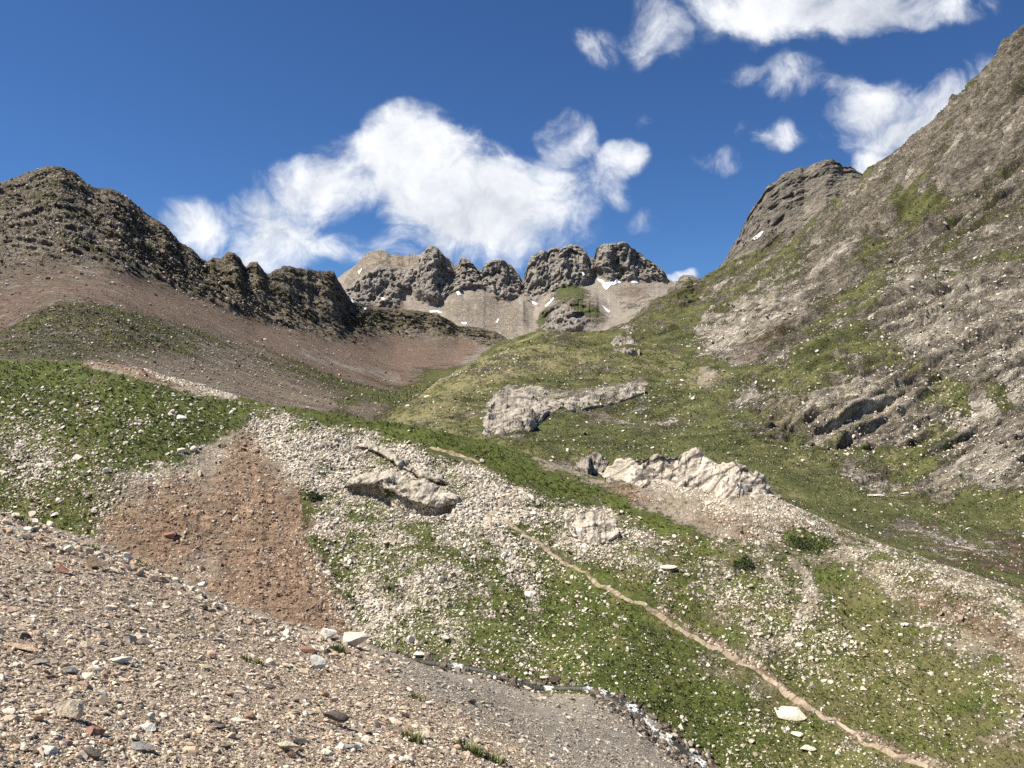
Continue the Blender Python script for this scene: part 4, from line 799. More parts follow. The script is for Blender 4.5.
z4 = inpoly([(130, 480), (250, 460), (320, 560), (340, 620), (220, 590), (110, 540)])
single_stones('hillside', 30, lambda px, py, W, D: z4(px, py, W, D) * 1.0, lgn(5.5, .3, 4, 11), 15, MSR, 'stone', 'rust coloured stone resting in the bare red gully', 'stone', 'rust stones in the red gully')
z5 = inpoly([(330, 470), (560, 520), (540, 640), (360, 640), (320, 560)])
single_stones('hillside', 60, lambda px, py, W, D: z5(px, py, W, D) * 1.0, lgn(6.0, .28, 4.5, 10), 16, MSP, 'stone', 'pale block in the white rubble field in the middle', 'stone', 'pale blocks in the rubble field')
z6 = inpoly([(980, 520), (1060, 540), (1060, 590), (880, 520), (760, 470), (880, 500)])
single_stones('right_mountain', 26, lambda px, py, W, D: z6(px, py, W, D) * 1.0, lgn(3.6, .3, 2.6, 7), 17, MSP, 'stone', 'pale boulder on the green meadow at the foot of the right mountain', 'stone', 'boulders on the valley meadow')
z7 = inpoly([(535, 425), (640, 405), (700, 420), (690, 450), (560, 450)])
single_stones('right_mountain', 20, lambda px, py, W, D: z7(px, py, W, D) * 1.0, lgn(3.2, .3, 2.4, 6), 18, MSP, 'stone', 'pale boulder on the green slope below the grey outcrop', 'stone', 'boulders below the grey outcrop')

# ---- the stones one can point at: (px, py, width px, flat, long, roll deg, colour, label)
def plain(name, c, unit=.04):
    d = tuple(x * .55 for x in c); l = tuple(min(.85, x * 1.2) for x in c)
    return stone_mat(name, [(0, c), (.5, c), (1, c)], unit, 'object', .8)
SM = {'tan': plain('tan_rock', (.46, .34, .23)), 'cream': plain('cream_rock', (.64, .57, .45)), 'white': plain('white_rock', (.62, .585, .52)), 'grey': plain('grey_rock', (.22, .21, .20)),
      'dark': plain('dark_rock', (.10, .085, .075)), 'red': plain('red_rock', (.27, .15, .11)), 'pink': plain('pink_rock', (.44, .32, .26))}
HS = [(95, 566, 21, .75, 1.1, 10, 'tan', 'tan block with a dark underside near the upper rim of the scree'),
 (60, 571, 17, .4, 1.5, 15, 'red', 'flat reddish stone just left of the tan block'), (64, 714, 32, .8, 1.1, -25, 'cream', 'large cream slab standing in the gravel, pointed like a wedge'),
 (119, 661, 19, .32, 1.7, 12, 'white', 'thin white slab in the middle of the scree'), (88, 677, 15, .6, 1.2, -10, 'cream', 'small square cream stone touching a dark grey one'),
 (72, 673, 21, .5, 1.4, 8, 'grey', 'dark grey stone beside the small square cream stone'), (22, 648, 34, .28, 2., 16, 'tan', 'long tan slab at the left edge of the picture'),
 (39, 662, 18, .4, 1.6, 18, 'grey', 'grey slab just below the long tan slab'), (334, 721, 24, .7, 1.2, 0, 'dark', 'dark brown boulder near the lower right of the scree'),
 (353, 643, 30, .75, 1.1, -10, 'cream', 'broad cream block on the rim of the scree above the rubble'), (328, 637, 15, .8, 1., 20, 'white', 'white stone left of the broad cream block on the rim'),
 (305, 651, 17, .55, 1.4, 15, 'red', 'red brown stone just below the rim of the scree'), (318, 666, 17, .7, 1.2, 0, 'white', 'white topped stone with a dark underside below the red brown stone'),
 (139, 748, 26, .3, 1.5, 5, 'grey', 'flat grey slab at the bottom edge of the scree'), (92, 755, 18, .75, 1.1, -15, 'dark', 'rough dark stone at the bottom edge left of the flat grey slab'),
 (150, 719, 10, .9, 1., 0, 'white', 'round white stone above a smaller white stone'), (147, 729, 16, .5, 1.4, 5, 'white', 'white stone just below the round white stone'),
 (204, 583, 11, .7, 1.1, 0, 'white', 'white stone on the rim where the scree meets the red gully'), (285, 748, 28, .45, 1.7, 22, 'cream', 'long cream stone leaning on dark slate at the bottom'),
 (298, 743, 20, .4, 1.6, 20, 'dark', 'dark slate behind the long cream stone'), (240, 722, 21, .35, 1.8, 8, 'cream', 'low cream slab left of the long cream stone'),
 (350, 748, 20, .35, 1.6, 5, 'grey', 'flat grey stone at the bottom right of the scree'), (218, 727, 14, .6, 1.2, -20, 'dark', 'small black stone beside the low cream slab'),
 (48, 752, 17, .5, 1.2, 10, 'white', 'pale flaky stone near the lower left corner'), (95, 733, 19, .4, 1.5, -10, 'red', 'reddish brown flat stone below the wedge shaped slab'),
 (10, 611, 14, .5, 1.3, 0, 'pink', 'pinkish stone by the left picture edge'), (40, 602, 12, .5, 1.3, 12, 'white', 'small white stone high on the left scree'),
 (160, 600, 12, .4, 1.4, 10, 'pink', 'pinkish flat stone below the rim in the upper scree'), (268, 688, 12, .5, 1.3, 10, 'dark', 'lone dark stone in the fine gravel on the right'),
 (108, 470, 11, .9, 1., 10, 'white', 'white boulder on the grass at the left, largest of those around it'), (152, 475, 10, .6, 1.4, 0, 'white', 'white block at the edge of the grass above the red gully'),
 (182, 450, 12, .5, 1.6, 5, 'cream', 'low cream block in the grass near the grey scree tongue'), (195, 449, 8, .8, 1, 0, 'white', 'white stone right beside the low cream block'),
 (171, 533, 18, .7, 1.4, 15, 'red', 'dark rust boulder in the middle of the red gully'), (182, 417, 10, .5, 1.4, 5, 'white', 'white stone alone on the green shoulder'),
 (55, 514, 9, .6, 1.2, 0, 'white', 'rounded white stone at the foot of the grass, right one of two'), (31, 513, 10, .5, 1.4, 0, 'cream', 'cream stone at the foot of the grass, left one of two'),
 (794, 713, 36, .14, 1.8, 12, 'cream', 'big white slab in the grass below the footpath'), (795, 733, 15, .3, 1.5, 8, 'cream', 'smaller white slab below the big white slab'),
 (806, 748, 16, .3, 1.5, 5, 'cream', 'lowest of the white slabs below the footpath'), (410, 641, 8, .9, .9, 0, 'white', 'white stone at the lower end of the rubble field'),
 (446, 638, 8, .8, 1., 0, 'white', 'rounded white stone standing out in the grass by the stream'), (418, 653, 14, .5, 1.3, 0, 'white', 'white block on the bank right above the stream'),
 (543, 677, 11, .7, 1.1, 0, 'white', 'white boulder on the grassy bank of the stream'), (527, 686, 10, .5, 1.3, 0, 'cream', 'cream stone at the edge of the water'),
 (668, 566, 16, .35, 1.4, 10, 'cream', 'pale lump of rock in the grass above the path'), (905, 493, 12, .3, 2, 0, 'white', 'thin white slab on the far meadow'), (875, 495, 18, .25, 2, 0, 'white', 'long white slab on the far meadow'),
 (968, 529, 6, .7, 1.2, 0, 'white', 'white boulder in the brown heather at the right')]
hits = []
for k, (px, py, wp, flat, long, roll, colr, lab) in enumerate(HS):
    loc, nrm = hit(px, py + wp * flat * .2); hits.append((loc, nrm))
for k, ((px, py, wp, flat, long, roll, colr, lab), (loc, nrm)) in enumerate(zip(HS, hits)):
    if loc is None: continue
    me = proto_stone(300 + k, flat, long, SM[colr], 'stone'); s = wp * loc.y / F * .56
    o = bpy.data.objects.new('boulder' if wp * loc.y / F > .5 else 'stone', me); COL.objects.link(o)
    n = (nrm + Vector((0, 0, 1.2))).normalized(); x = Vector((math.cos(math.radians(roll)), .15, -math.sin(math.radians(roll)))); x = (x - x.dot(n) * n).normalized(); y = n.cross(x)
    M = Matrix((x, y, n)).transposed().to_4x4() @ Matrix.Diagonal((s, s, s, 1)); M.translation = loc + n * s * flat * (.7 if loc.y < 25 else .25); o.matrix_world = M
    thing_mesh(o, 'stone', lab, 'stone')
print('stones %.1fs' % (time.time() - T0))

# ---- outcrops: solid bodies of bedrock standing out of the slope
def outcrop(label, top, bot, mat, res=1.0, bulge=2.0, depth=1.15, dd=0., wl=3., amp=.6, lip=None, nrm_l=(-.5, -.3, .8), back=3.):
    x0, x1 = max(top[0][0], bot[0][0]), min(top[-1][0], bot[-1][0]); cols = np.arange(x0, x1 + .01, res)
    jt = lambda k: 1.6 * fbm(np.stack([cols, cols * 0 + k * 31, cols * 0], 1).astype(f32), 9, 4, k, .7)
    ty = np.interp(cols, *zip(*top)) + jt(1); by = np.maximum(np.interp(cols, *zip(*bot)) + 1.6 * jt(2), ty + 1); cs = cols[::max(1, int(4 / res))]
    def dist(ys, off):
        out = []
        for x, y in zip(cs, np.interp(cs, cols, ys)):
            h = hit(x, y + off)[0]; out.append(h.y if h is not None else np.nan)
        out = np.array(out); ok = ~np.isnan(out); out = np.interp(np.arange(len(out)), np.nonzero(ok)[0], out[ok])
        out = np.convolve(np.pad(out, 2, mode='edge'), np.ones(5) / 5, 'valid'); return np.interp(cols, cs, out)
    Db = dist(by, 2) + dd * .3; Dt = (dist(ty, 3) if dd == 0 else Db + dd)
    Dt = np.minimum(Dt, Db * 1.3 + 2)
    n = max(10, int((by - ty).max() / res)); tt = np.linspace(0, 1, n); rows = []
    rows.append((by + 6, Db + .3)); 
    endt = np.clip(np.minimum(cols - x0, x1 - cols) / (.12 * (x1 - x0)), 0, 1)
    proud = .12 * wl if (dd == 0 and depth <= 1.0) else 0.
    for u in tt:
        prof = u ** depth; D = Db + (Dt - Db) * prof - proud * math.sin(math.pi * min(1, u + .1)) * 1.; y = by + (ty - by) * u
        if lip is not None:                                   # overhang: the foot is cut back under the lip
            D = D + lip * endt * (np.clip(1 - u / .28, 0, 1) ** .7) - lip * .45 * endt * sstep(.1, .3, u) * (1 - sstep(.5, 1., u))
        rows.append((y, D))
    rows.append((ty + 3, Dt + back * .5)); rows.append((ty + 16, Dt + back))
    PY = np.array([r_[0] for r_ in rows]); DD = np.array([r_[1] for r_ in rows]); X = np.broadcast_to(cols, PY.shape)
    P = np.stack([(X - 512) / F * DD, DD, (384 - PY) / F * DD], -1); N = np.cross(np.gradient(P, axis=1), np.gradient(P, axis=0)); N /= np.linalg.norm(N, axis=2)[..., None] + 1e-9
    if N[n // 2, len(cols) // 2].dot(np.array([0, -1, .6])) < 0: N = -N
    Pf = P.reshape(-1, 3).astype(f32); Q = stretch(Pf, (.75, .1, .5), 1.8)
    e = amp * (1.7 * fblocks(Q, wl * 1.4, 4, 71, .55) + 1.2 * ledges(Pf, nrm_l, wl * .7, 72) + .5 * ledges(Pf, nrm_l, wl * .24, 75) + .2 * fblocks(Pf, wl * .3, 2, 73))
    e *= np.repeat(np.clip(np.arange(len(rows)) / 3, 0, 1), len(cols))
    P = (Pf + N.reshape(-1, 3) * e[:, None]).reshape(P.shape)
    at = {'pale': fbm(Pf, wl * 2, 4, 74), 'grass': np.zeros(len(Pf)), 'rock': np.zeros(len(Pf)), 'red': np.zeros(len(Pf)), 'dry': np.zeros(len(Pf))}
    o = mesh_grid('rock_outcrop', P, len(rows), len(cols), {k: v + 0 for k, v in at.items()}, mat)
    thing_mesh(o, 'rock_outcrop', label, 'rock outcrop'); return o
def rock_mat(name, unit, dark, mid, light, stain, k=.5):
    m = bpy.data.materials.new(name); m.use_nodes = True; t = NT(m.node_tree); t.n.clear()
    out = t.node('ShaderNodeOutputMaterial'); bs = t.node('ShaderNodeBsdfPrincipled'); t.l.new(bs.outputs[0], out.inputs[0])
    bs.inputs['Roughness'].default_value = .9; bs.inputs['Specular IOR Level'].default_value = .2
    pos = t.node('ShaderNodeNewGeometry').outputs['Position']
    mp = t.node('ShaderNodeMapping', vector_type='TEXTURE'); t.put(mp.inputs[0], pos); mp.inputs['Rotation'].default_value = (0, -.7, 0); mp.inputs['Scale'].default_value = (3, 1.5, 1)
    a = t.noise(mp.outputs[0], .12 / unit, 7, .75, .6); b = t.noise(pos, .5 / unit, 4, .8); c = t.noise(pos, .03 / unit, 4, .6)
    f = t.math('MULTIPLY_ADD', t.math('SUBTRACT', t.math('ADD', t.math('MULTIPLY', a, .6), t.math('MULTIPLY', b, .4)), .5), 3.2, .55)
    ve = t.voro(t.vmath('ADD', mp.outputs[0], t.vmath('MULTIPLY', t.node('ShaderNodeTexNoise').outputs['Color'], (unit * 8, unit * 8, unit * 8))), .055 / unit, 'DISTANCE_TO_EDGE')
    crack = t.math('MULTIPLY', ve.outputs['Distance'], 14, clamp=True); f = t.math('MULTIPLY', f, t.math('MULTIPLY_ADD', crack, .85, .15))
    cl = t.ramp(f, [(0.0, tuple(x * .5 for x in dark)), (.2, dark), (.5, mid), (.95, light)]); cl = t.mix(t.math('MULTIPLY', t.math('SUBTRACT', c, .45), 5 * k, clamp=True), cl, stain)
    t.put(bs.inputs['Base Color'], cl); bp = t.node('ShaderNodeBump'); bp.inputs['Strength'].default_value = .9; bp.inputs['Distance'].default_value = unit * 1.5
    t.put(bp.inputs['Height'], t.math('ADD', a, t.math('MULTIPLY', b, .5))); t.l.new(bp.outputs[0], bs.inputs['Normal']); return m
RM1 = rock_mat('limestone_outcrop', .13, (.16, .14, .115), (.52, .455, .37), (.80, .73, .62), (.30, .27, .235))
RM2 = rock_mat('grey_outcrop', .4, (.12, .105, .09), (.29, .255, .21), (.46, .41, .345), (.20, .175, .15))
RM4 = rock_mat('dark_grey_outcrop', .3, (.13, .115, .095), (.36, .32, .265), (.60, .545, .465), (.24, .21, .175))
RM3 = rock_mat('overhang_rock', .12, (.16, .14, .11), (.43, .385, .315), (.64, .585, .49), (.32, .28, .225), .3)
outcrop('large cream and grey limestone outcrop at the crest of the hillside', [(606, 478), (612, 471), (622, 463), (636, 457), (650, 455), (664, 456), (680, 454), (692, 452), (702, 453), (712, 459), (722, 462), (730, 465), (738, 469), (750, 477), (760, 484), (770, 491), (778, 500)],
        [(606, 484), (625, 490), (650, 498), (690, 504), (730, 507), (760, 507), (778, 504)], RM1, .6, dd=4.5, wl=5, amp=.8, depth=.9, nrm_l=(.86, .1, .5), back=4)
outcrop('long rock ledge with a black overhang in the white rubble field', [(344, 482), (356, 474), (366, 468), (385, 470), (405, 474), (425, 482), (445, 491), (458, 497)],
        [(344, 490), (356, 487), (370, 491), (385, 494), (398, 503), (415, 512), (435, 514), (450, 508), (458, 502)], RM3, .6, lip=3.6, wl=1.8, amp=.28, nrm_l=(.5, -.3, .8))
outcrop('narrow rock rib above the ledge with the black overhang', [(354, 443), (366, 440), (385, 448), (410, 462), (430, 472), (452, 478)],
        [(354, 447), (366, 450), (385, 459), (405, 472), (430, 483), (452, 486)], RM3, .6, lip=1.1, wl=1.6, amp=.24, nrm_l=(.5, -.3, .8))
outcrop('small white outcrop in the grass right of the path junction', [(574, 522), (580, 512), (592, 508), (604, 510), (614, 518), (619, 530)], [(574, 532), (584, 543), (596, 546), (608, 540), (619, 534)], RM3, .6, wl=2.4, amp=.26, depth=1.0)
outcrop('dark grey outcrop jutting from the green hill in the valley', [(484, 424), (488, 408), (500, 396), (512, 392), (526, 393), (540, 396), (552, 397), (562, 399)], [(484, 430), (492, 439), (508, 444), (524, 440), (534, 426), (548, 412), (562, 406)], RM4, .7, lip=.9, wl=8, amp=1.2, nrm_l=(.45, -.7, -.55))
outcrop('long low grey outcrop stretching right across the green hill', [(556, 399), (575, 399), (590, 394), (606, 393), (622, 390), (640, 385), (645, 388)], [(556, 406), (575, 410), (590, 407), (606, 404), (622, 400), (640, 394), (645, 391)], RM4, .7, wl=5, amp=.8, nrm_l=(.45, -.7, -.55))
outcrop('small pale crag on the skyline of the green hill', [(613, 345), (617, 337), (624, 335), (632, 338), (640, 347)], [(613, 349), (620, 352), (630, 354), (640, 351)], RM2, .6, lip=2.5, wl=6, amp=1.2)
outcrop('small white outcrop low in the hollow left of the large limestone outcrop', [(577, 464), (584, 458), (594, 452), (602, 455), (607, 462)], [(577, 468), (588, 472), (600, 472), (607, 468)], RM2, .6, wl=2.5, amp=.5)
def leaf_mat(name, a, b):
    m = bpy.data.materials.new(name); m.use_nodes = True; t = NT(m.node_tree); bs = next(n for n in t.n if n.type == 'BSDF_PRINCIPLED'); bs.inputs['Roughness'].default_value = .7
    t.put(bs.inputs['Base Color'], t.ramp(t.node('ShaderNodeNewGeometry').outputs['Random Per Island'], [(0, a), (1, b)])); return m
# ---- turf: short clumps of blades over the green ground
TURF = leaf_mat('turf_blades', (.065, .085, .022), (.21, .225, .08))
def stuff_turf(name, layer, N, dens, spx, seed, label, blades=6):
    pos, nr, sz, r = scatter(layer, N, dens, spx, seed); n = N * blades
    pos = np.repeat(pos, blades, 0); sz = np.repeat(sz, blades)[:, None]; up = np.repeat(nr, blades, 0) * .5 + np.array([0, 0, .7])
    a = r.uniform(0, 6.283, n); dr_ = np.stack([np.cos(a), np.sin(a), 0 * a], 1); sd_b = np.stack([-np.sin(a), np.cos(a), 0 * a], 1)
    b = pos + dr_ * sz * r.uniform(0, .5, (n, 1)) - up * sz * .08; w_ = sz * r.uniform(.12, .22, (n, 1)); h = sz * r.uniform(.35, .8, (n, 1)); ln = sz * r.uniform(.1, .5, (n, 1))
    V = np.stack([b - sd_b * w_, b + sd_b * w_, b + up * h * .7 + dr_ * ln * .5 + sd_b * w_ * .6, b + up * h + dr_ * ln], 1).reshape(-1, 3)
    o = bpy.data.objects.new(name, mesh_tris(name, V, np.arange(n * 4).reshape(-1, 4), TURF)); COL.objects.link(o); o['kind'] = 'stuff'; o['label'] = label
stuff_turf('grass', 'hillside', 34000, lambda px, py, W, D: np.clip(gr(W) - .35, 0, 1) * (1 - zr(px, py, PATHM)), lgn(1.8, .35, 1.1, 3.6), 31, 'short alpine grass in clumps on the hillside')
stuff_turf('valley_grass', 'right_mountain', 15000, lambda px, py, W, D: np.clip(gr(W) - .4, 0, 1) * (D < 450), lgn(1.6, .35, 1., 3), 32, 'short grass on the valley floor and the green hill', 5)
stuff_turf('mountain_grass', 'left_mountain', 6000, lambda px, py, W, D: np.clip(gr(W) - .4, 0, 1) * (D < 700), lgn(1.6, .35, 1., 3), 33, 'patches of grass on the slopes of the left mountain', 5)
print('outcrops %.1fs' % (time.time() - T0))

# ---- footpath and stream: ribbons laid on the ground
def world_line(pts, step):
    W_ = [hit(x, y)[0] for x, y in pts]; W_ = [p for p in W_ if p is not None]
    out = []
    for a, b in zip(W_[:-1], W_[1:]):
        n = max(1, int((b - a).length / step)); out += [a.lerp(b, i / n) for i in range(n)]
    return out + [W_[-1]]
def ribbon(name, pts, width, mat, lift=.05, wob=.15, step=.35, seed=0, nc=5):
    L = world_line(pts, step); A = np.array(L); k = 5
    A = np.stack([np.convolve(np.pad(A[:, i], k // 2, mode='edge'), np.ones(k) / k, 'valid') for i in range(3)], 1)
    T = np.gradient(A, axis=0); T[:, 2] = 0; T /= np.linalg.norm(T, axis=1)[:, None] + 1e-9; S = np.stack([-T[:, 1], T[:, 0], 0 * T[:, 0]], 1)
    wn_ = noise((A + seed).astype(f32), 2.2, 5); wn2 = noise((A + seed).astype(f32), 1.1, 6)
    V = []
    for i in range(len(A)):
        w_ = (width(i / len(A)) if callable(width) else width) * (1 + .7 * wn_[i]) * (.15 + .85 * min(1, i / 10, (len(A) - 1 - i) / 10))
        for j in range(nc):
            s_ = (j / (nc - 1) - .5) * w_; q = A[i] + S[i] * (s_ + wob * wn2[i])
            h, _n = drop(q[0], q[1], A[i][2] + 6)
            V.append((q[0], q[1], (h.z if h is not None and abs(h.z - A[i][2]) < 3 else A[i][2]) + lift - (.5 * lift + .03) * (j in (0, nc - 1))))
    o = mesh_grid(name, np.array(V), len(A), nc, {}, mat); o['kind'] = 'structure'; return o
PM = rock_mat('trodden_earth', .06, (.20, .155, .11), (.36, .29, .21), (.50, .43, .34), (.24, .17, .11), .5)
MAIN = [(497, 512), (508, 521), (520, 531), (534, 541), (548, 550), (565, 562), (580, 571), (596, 582), (610, 590), (625, 598), (640, 605), (654, 613), (668, 622), (680, 630), (693, 636), (706, 644), (722, 652), (735, 658), (748, 664), (762, 673), (776, 686), (790, 697), (804, 704), (820, 714), (838, 725), (856, 738), (872, 747), (890, 755), (908, 761), (930, 768), (965, 780), (1010, 800)]
rb = [('footpath', MAIN, lambda u: .46 - .12 * u), ('footpath', [(519, 489), (512, 494), (504, 501), (497, 508), (490, 514), (487, 522), (492, 532)], .75), ('footpath', [(428, 447), (440, 450), (455, 454), (470, 459), (484, 463)], .8)]
ribs = []
for i, (n_, p_, w_) in enumerate(rb): ribs.append((n_, p_, w_, i))
for n_, p_, w_, i in ribs: ribbon(n_, p_, w_, PM, .10, .35, .3, i)
def water_mat():
    m = bpy.data.materials.new('stream_water'); m.use_nodes = True; t = NT(m.node_tree); bs = next(n for n in t.n if n.type == 'BSDF_PRINCIPLED')
    pos = t.node('ShaderNodeNewGeometry').outputs['Position']; n = t.noise(pos, 1.5, 5, .7, .4); n2 = t.noise(pos, 7, 3, .7)
    fo = t.node('ShaderNodeAttribute', attribute_name='foam').outputs['Fac']
    f = t.math('MULTIPLY_ADD', t.math('ADD', t.math('SUBTRACT', t.math('ADD', t.math('MULTIPLY', n, .6), t.math('MULTIPLY', n2, .4)), .72), t.math('MULTIPLY', fo, .26)), 12, .5, clamp=True)
    t.put(bs.inputs['Base Color'], t.mix(f, (.045, .045, .035), (.85, .88, .9))); t.put(bs.inputs['Roughness'], t.math('MULTIPLY_ADD', f, .4, .4))
    b = t.node('ShaderNodeBump'); b.inputs['Strength'].default_value = .8; b.inputs['Distance'].default_value = .1; t.put(b.inputs['Height'], n2); t.l.new(b.outputs[0], bs.inputs['Normal']); return m
WM = water_mat()
SL = LAY['hillside']
sx_ = np.array([p[0] for p in STREAM]); 
def stream_pt(px): 
    y = float(pchip(sx_, [p[1] for p in STREAM], np.array([px]))[0]); D = float(np.exp(pchip(sx_, np.log([p[2] for p in STREAM]), np.array([px]))[0]))
    return np.array([(px - 512) / F * D, D, (384 - y) / F * D])
pxs = np.arange(300, 800, 2.5); A = np.array([stream_pt(x) for x in pxs])
T = np.gradient(A, axis=0); T[:, 2] = 0; T /= np.linalg.norm(T, axis=1)[:, None]; S = np.stack([-T[:, 1], T[:, 0], 0 * T[:, 0]], 1); wq = noise(A.astype(f32), 3, 8); V = []
for i in range(len(A)):
    w_ = (.45 + 1.2 * float(sstep(590, 625, pxs[i]))) * (1 + .5 * wq[i])
    for j in range(7):
        q = A[i] + S[i] * ((j / 6 - .5) * w_ + .25 * wq[(i * 3) % len(A)] * 0); V.append((q[0], q[1], A[i][2] + .20 - .25 * (j in (0, 6))))
fm = sum(np.exp(-((pxs - c_) / w__) ** 2) for c_, w__ in ((458, 10), (547, 9), (588, 7), (604, 6), (632, 9), (652, 9), (668, 6), (700, 12), (345, 10)))
o = mesh_grid('stream', np.array(V), len(A), 7, {'foam': np.repeat(np.clip(fm, 0, 1), 7)}, WM); o['kind'] = 'structure'
MWET = stone_mat('bank_stone', [(0, (.06, .05, .04)), (.4, (.16, .13, .10)), (.7, (.24, .2, .16)), (1, (.5, .46, .4))], .08)
bk = polymask([(1, 3, [(590, 690), (625, 698), (655, 718), (700, 752), (740, 790), (700, 790), (660, 748), (630, 722), (596, 702)]), (.5, 3, [(340, 646), (430, 658), (520, 680), (590, 686), (590, 692), (520, 688), (430, 667), (340, 655)])])
for lay_, sd2 in (('hillside', 21), ('scree_slope', 22)):
    stuff_stones('stream_bank_stones', lay_, 1100, lambda px, py, W, D: zr(px, py, bk) * (D > 40) + 1e-9, lgn(4., .45, 2, 12), sd2, MWET, 'dark wet stones along the banks of the stream', 2, .7)

# ---- snow patches left on the far ridge and beside the peak
m = bpy.data.materials.new('snow'); m.use_nodes = True; bs = m.node_tree.nodes['Principled BSDF']; bs.inputs['Roughness'].default_value = .7; t = NT(m.node_tree)
t.put(bs.inputs['Base Color'], t.ramp(t.noise(t.node('ShaderNodeNewGeometry').outputs['Position'], .12, 4, .6), [(.3, (.74, .76, .78)), (.7, (.9, .91, .93))])); SNOW = m
def snow(poly, label, lift):
    c = hit(*np.mean(poly, 0))[0]
    if c is None: return
    pts = []; K = len(poly)
    for i in range(K):
        a, b = poly[i], poly[(i + 1) % K]; n = max(1, int(math.hypot(b[0] - a[0], b[1] - a[1]) / .8))
        pts += [(a[0] + (b[0] - a[0]) * j / n + .25 * rng.normal(), a[1] + (b[1] - a[1]) * j / n + .25 * rng.normal()) for j in range(n)]
    import bmesh
    bm = bmesh.new(); cx, cy = np.mean(poly, 0); top = []; low = []
    for x, y in pts:
        h, nn = hit(x, y)
        if h is None or abs(h.y - c.y) > c.y * .12: h = Vector(((x - 512) / F * c.y, c.y, (384 - y) / F * c.y))
        top.append(bm.verts.new(h + Vector((0, -lift, lift * .6)))); low.append(bm.verts.new(h + Vector((0, lift * .6, -lift * .4))))
    f = bm.faces.new(top)
    for i in range(len(top)): bm.faces.new((top[i - 1], top[i], low[i], low[i - 1]))
    bmesh.ops.triangulate(bm, faces=[f]); me = bpy.data.meshes.new('snow_patch'); bm.to_mesh(me); bm.free(); me.materials.append(SNOW)
    o = bpy.data.objects.new('snow_patch', me); COL.objects.link(o); thing_mesh(o, '', label, 'snow patch')
for poly, lab in [([(597, 279), (602, 280), (606, 283), (612, 282), (617, 279.5), (621, 283), (616, 284), (610, 286), (607, 290), (604, 288), (602, 284)], 'largest snow patch, forked, under the right summit of the far ridge'),
    ([(631, 280.5), (637, 280), (639, 283), (632, 283)], 'small snow patch just right of the forked one'), ([(580.5, 272.5), (583.5, 272), (584.5, 275), (582, 276)], 'small snow spot in the gap between the two summits, left one'),
    ([(586.5, 274), (589, 273.5), (589.5, 275.5), (587, 276)], 'small snow spot in the gap between the two summits, right one'), ([(530, 300.5), (534, 302), (538, 304), (536, 305.5), (533, 304)], 'snow patch on top of the pale scree fan left of the green knob'),
    ([(545, 306), (549, 302), (553, 297.5), (554, 299), (550, 303.5), (546, 307)], 'slanting snow strip on the left flank of the green knob'), ([(602, 305), (605, 307.5), (610, 311.5), (609, 313), (604.5, 309)], 'slanting snow strip in the gully right of the green knob'),
    ([(430, 311), (438, 310.5), (442, 313), (435, 313.5), (430, 313)], 'snow patch at the rim of the reddish bench'), ([(461, 322.5), (467, 322.5), (466, 325), (462, 324)], 'snow patch at the right end of the reddish bench'),
    ([(350, 299), (353, 300), (355, 303.5), (352, 303)], 'snow patch at the left foot of the far ridge'), ([(362, 307.5), (367, 308), (366, 310), (363, 309.5)], 'snow patch just right of the one at the left foot'),
    ([(381.5, 298), (385, 298.5), (384.5, 300), (382, 300)], 'tiny snow spot below the dark left cliff'), ([(456, 292), (459, 291), (461, 295), (458, 296)], 'snow patch in the gully between the two central crags'),
    ([(497, 320), (499, 318.5), (498, 323), (496, 323)], 'snow spot in the middle of the pale scree fan'), ([(358, 272), (362, 268), (361, 271), (359, 275)], 'snow strip near the left summit of the far ridge'),
    ([(752, 239), (758, 234), (764, 231), (761, 235), (755, 240)], 'snow patch on the flank of the rocky peak at the right')]:
    snow(poly, lab, 1.2 if poly[0][0] < 700 else .5)

# ---- plants
LM = leaf_mat('grass_blades', (.06, .085, .02), (.20, .22, .07)); SMAT = leaf_mat('shrub_leaves', (.03, .048, .012), (.08, .10, .03))
def tuft(px, py, wp, hp, label, n=170):
    c, nn = hit(px, py)
    if c is None: return
    s = c.y / F; r = np.random.default_rng(int(px)); V, Fc = [], []
    for i in range(n):
        a = r.uniform(0, 6.28); q = math.sqrt(r.random()) * wp * .5 * s; b = np.array([math.cos(a) * q, math.sin(a) * q, 0]); b[2] = -(b @ np.array([nn.x, nn.y, 0])) / max(nn.z, .3) - .01
        h = hp * s * r.uniform(.5, 1.1); ln = np.array([math.cos(a), math.sin(a), 0]) * h * r.uniform(.1, .8); w_ = .6 * s; sd_v = np.array([-math.sin(a + r.normal()), math.cos(a), 0]) * w_
        k = len(V); V += [b - sd_v, b + sd_v, b + ln * .4 + [0, 0, h * .65] + sd_v * .6, b + ln * .4 + [0, 0, h * .65] - sd_v * .6, b + ln + [0, 0, h]]
        Fc += [(k, k + 1, k + 2), (k, k + 2, k + 3), (k + 3, k + 2, k + 4)]
    o = bpy.data.objects.new('grass_tuft', mesh_tris('grass_tuft', np.array(V), np.array(Fc), LM)); COL.objects.link(o); o.location = c; thing_mesh(o, '', label, 'grass tuft')
tuft(413, 741, 20, 11, 'small green tuft of grass in the scree at the bottom'); tuft(470, 752, 26, 11, 'wide green tuft of grass at the bottom, left half of a pair'); tuft(492, 760, 26, 9, 'low yellow green tuft of grass at the bottom, right half of a pair')
tuft(338, 652, 12, 9, 'dark green tuft between the two pale blocks on the scree rim', 120); tuft(22, 521, 16, 6, 'thin tuft on the scree rim at the far left', 90); tuft(145, 567, 16, 6, 'thin tuft on the scree rim above the red gully', 90)
tuft(252, 662, 22, 7, 'sparse tuft in the gravel near the middle of the scree', 70); tuft(92, 549, 14, 5, 'thin tuft on the scree rim behind the tan block', 80); tuft(420, 700, 18, 6, 'faint tuft at the edge of the grey scree', 80)
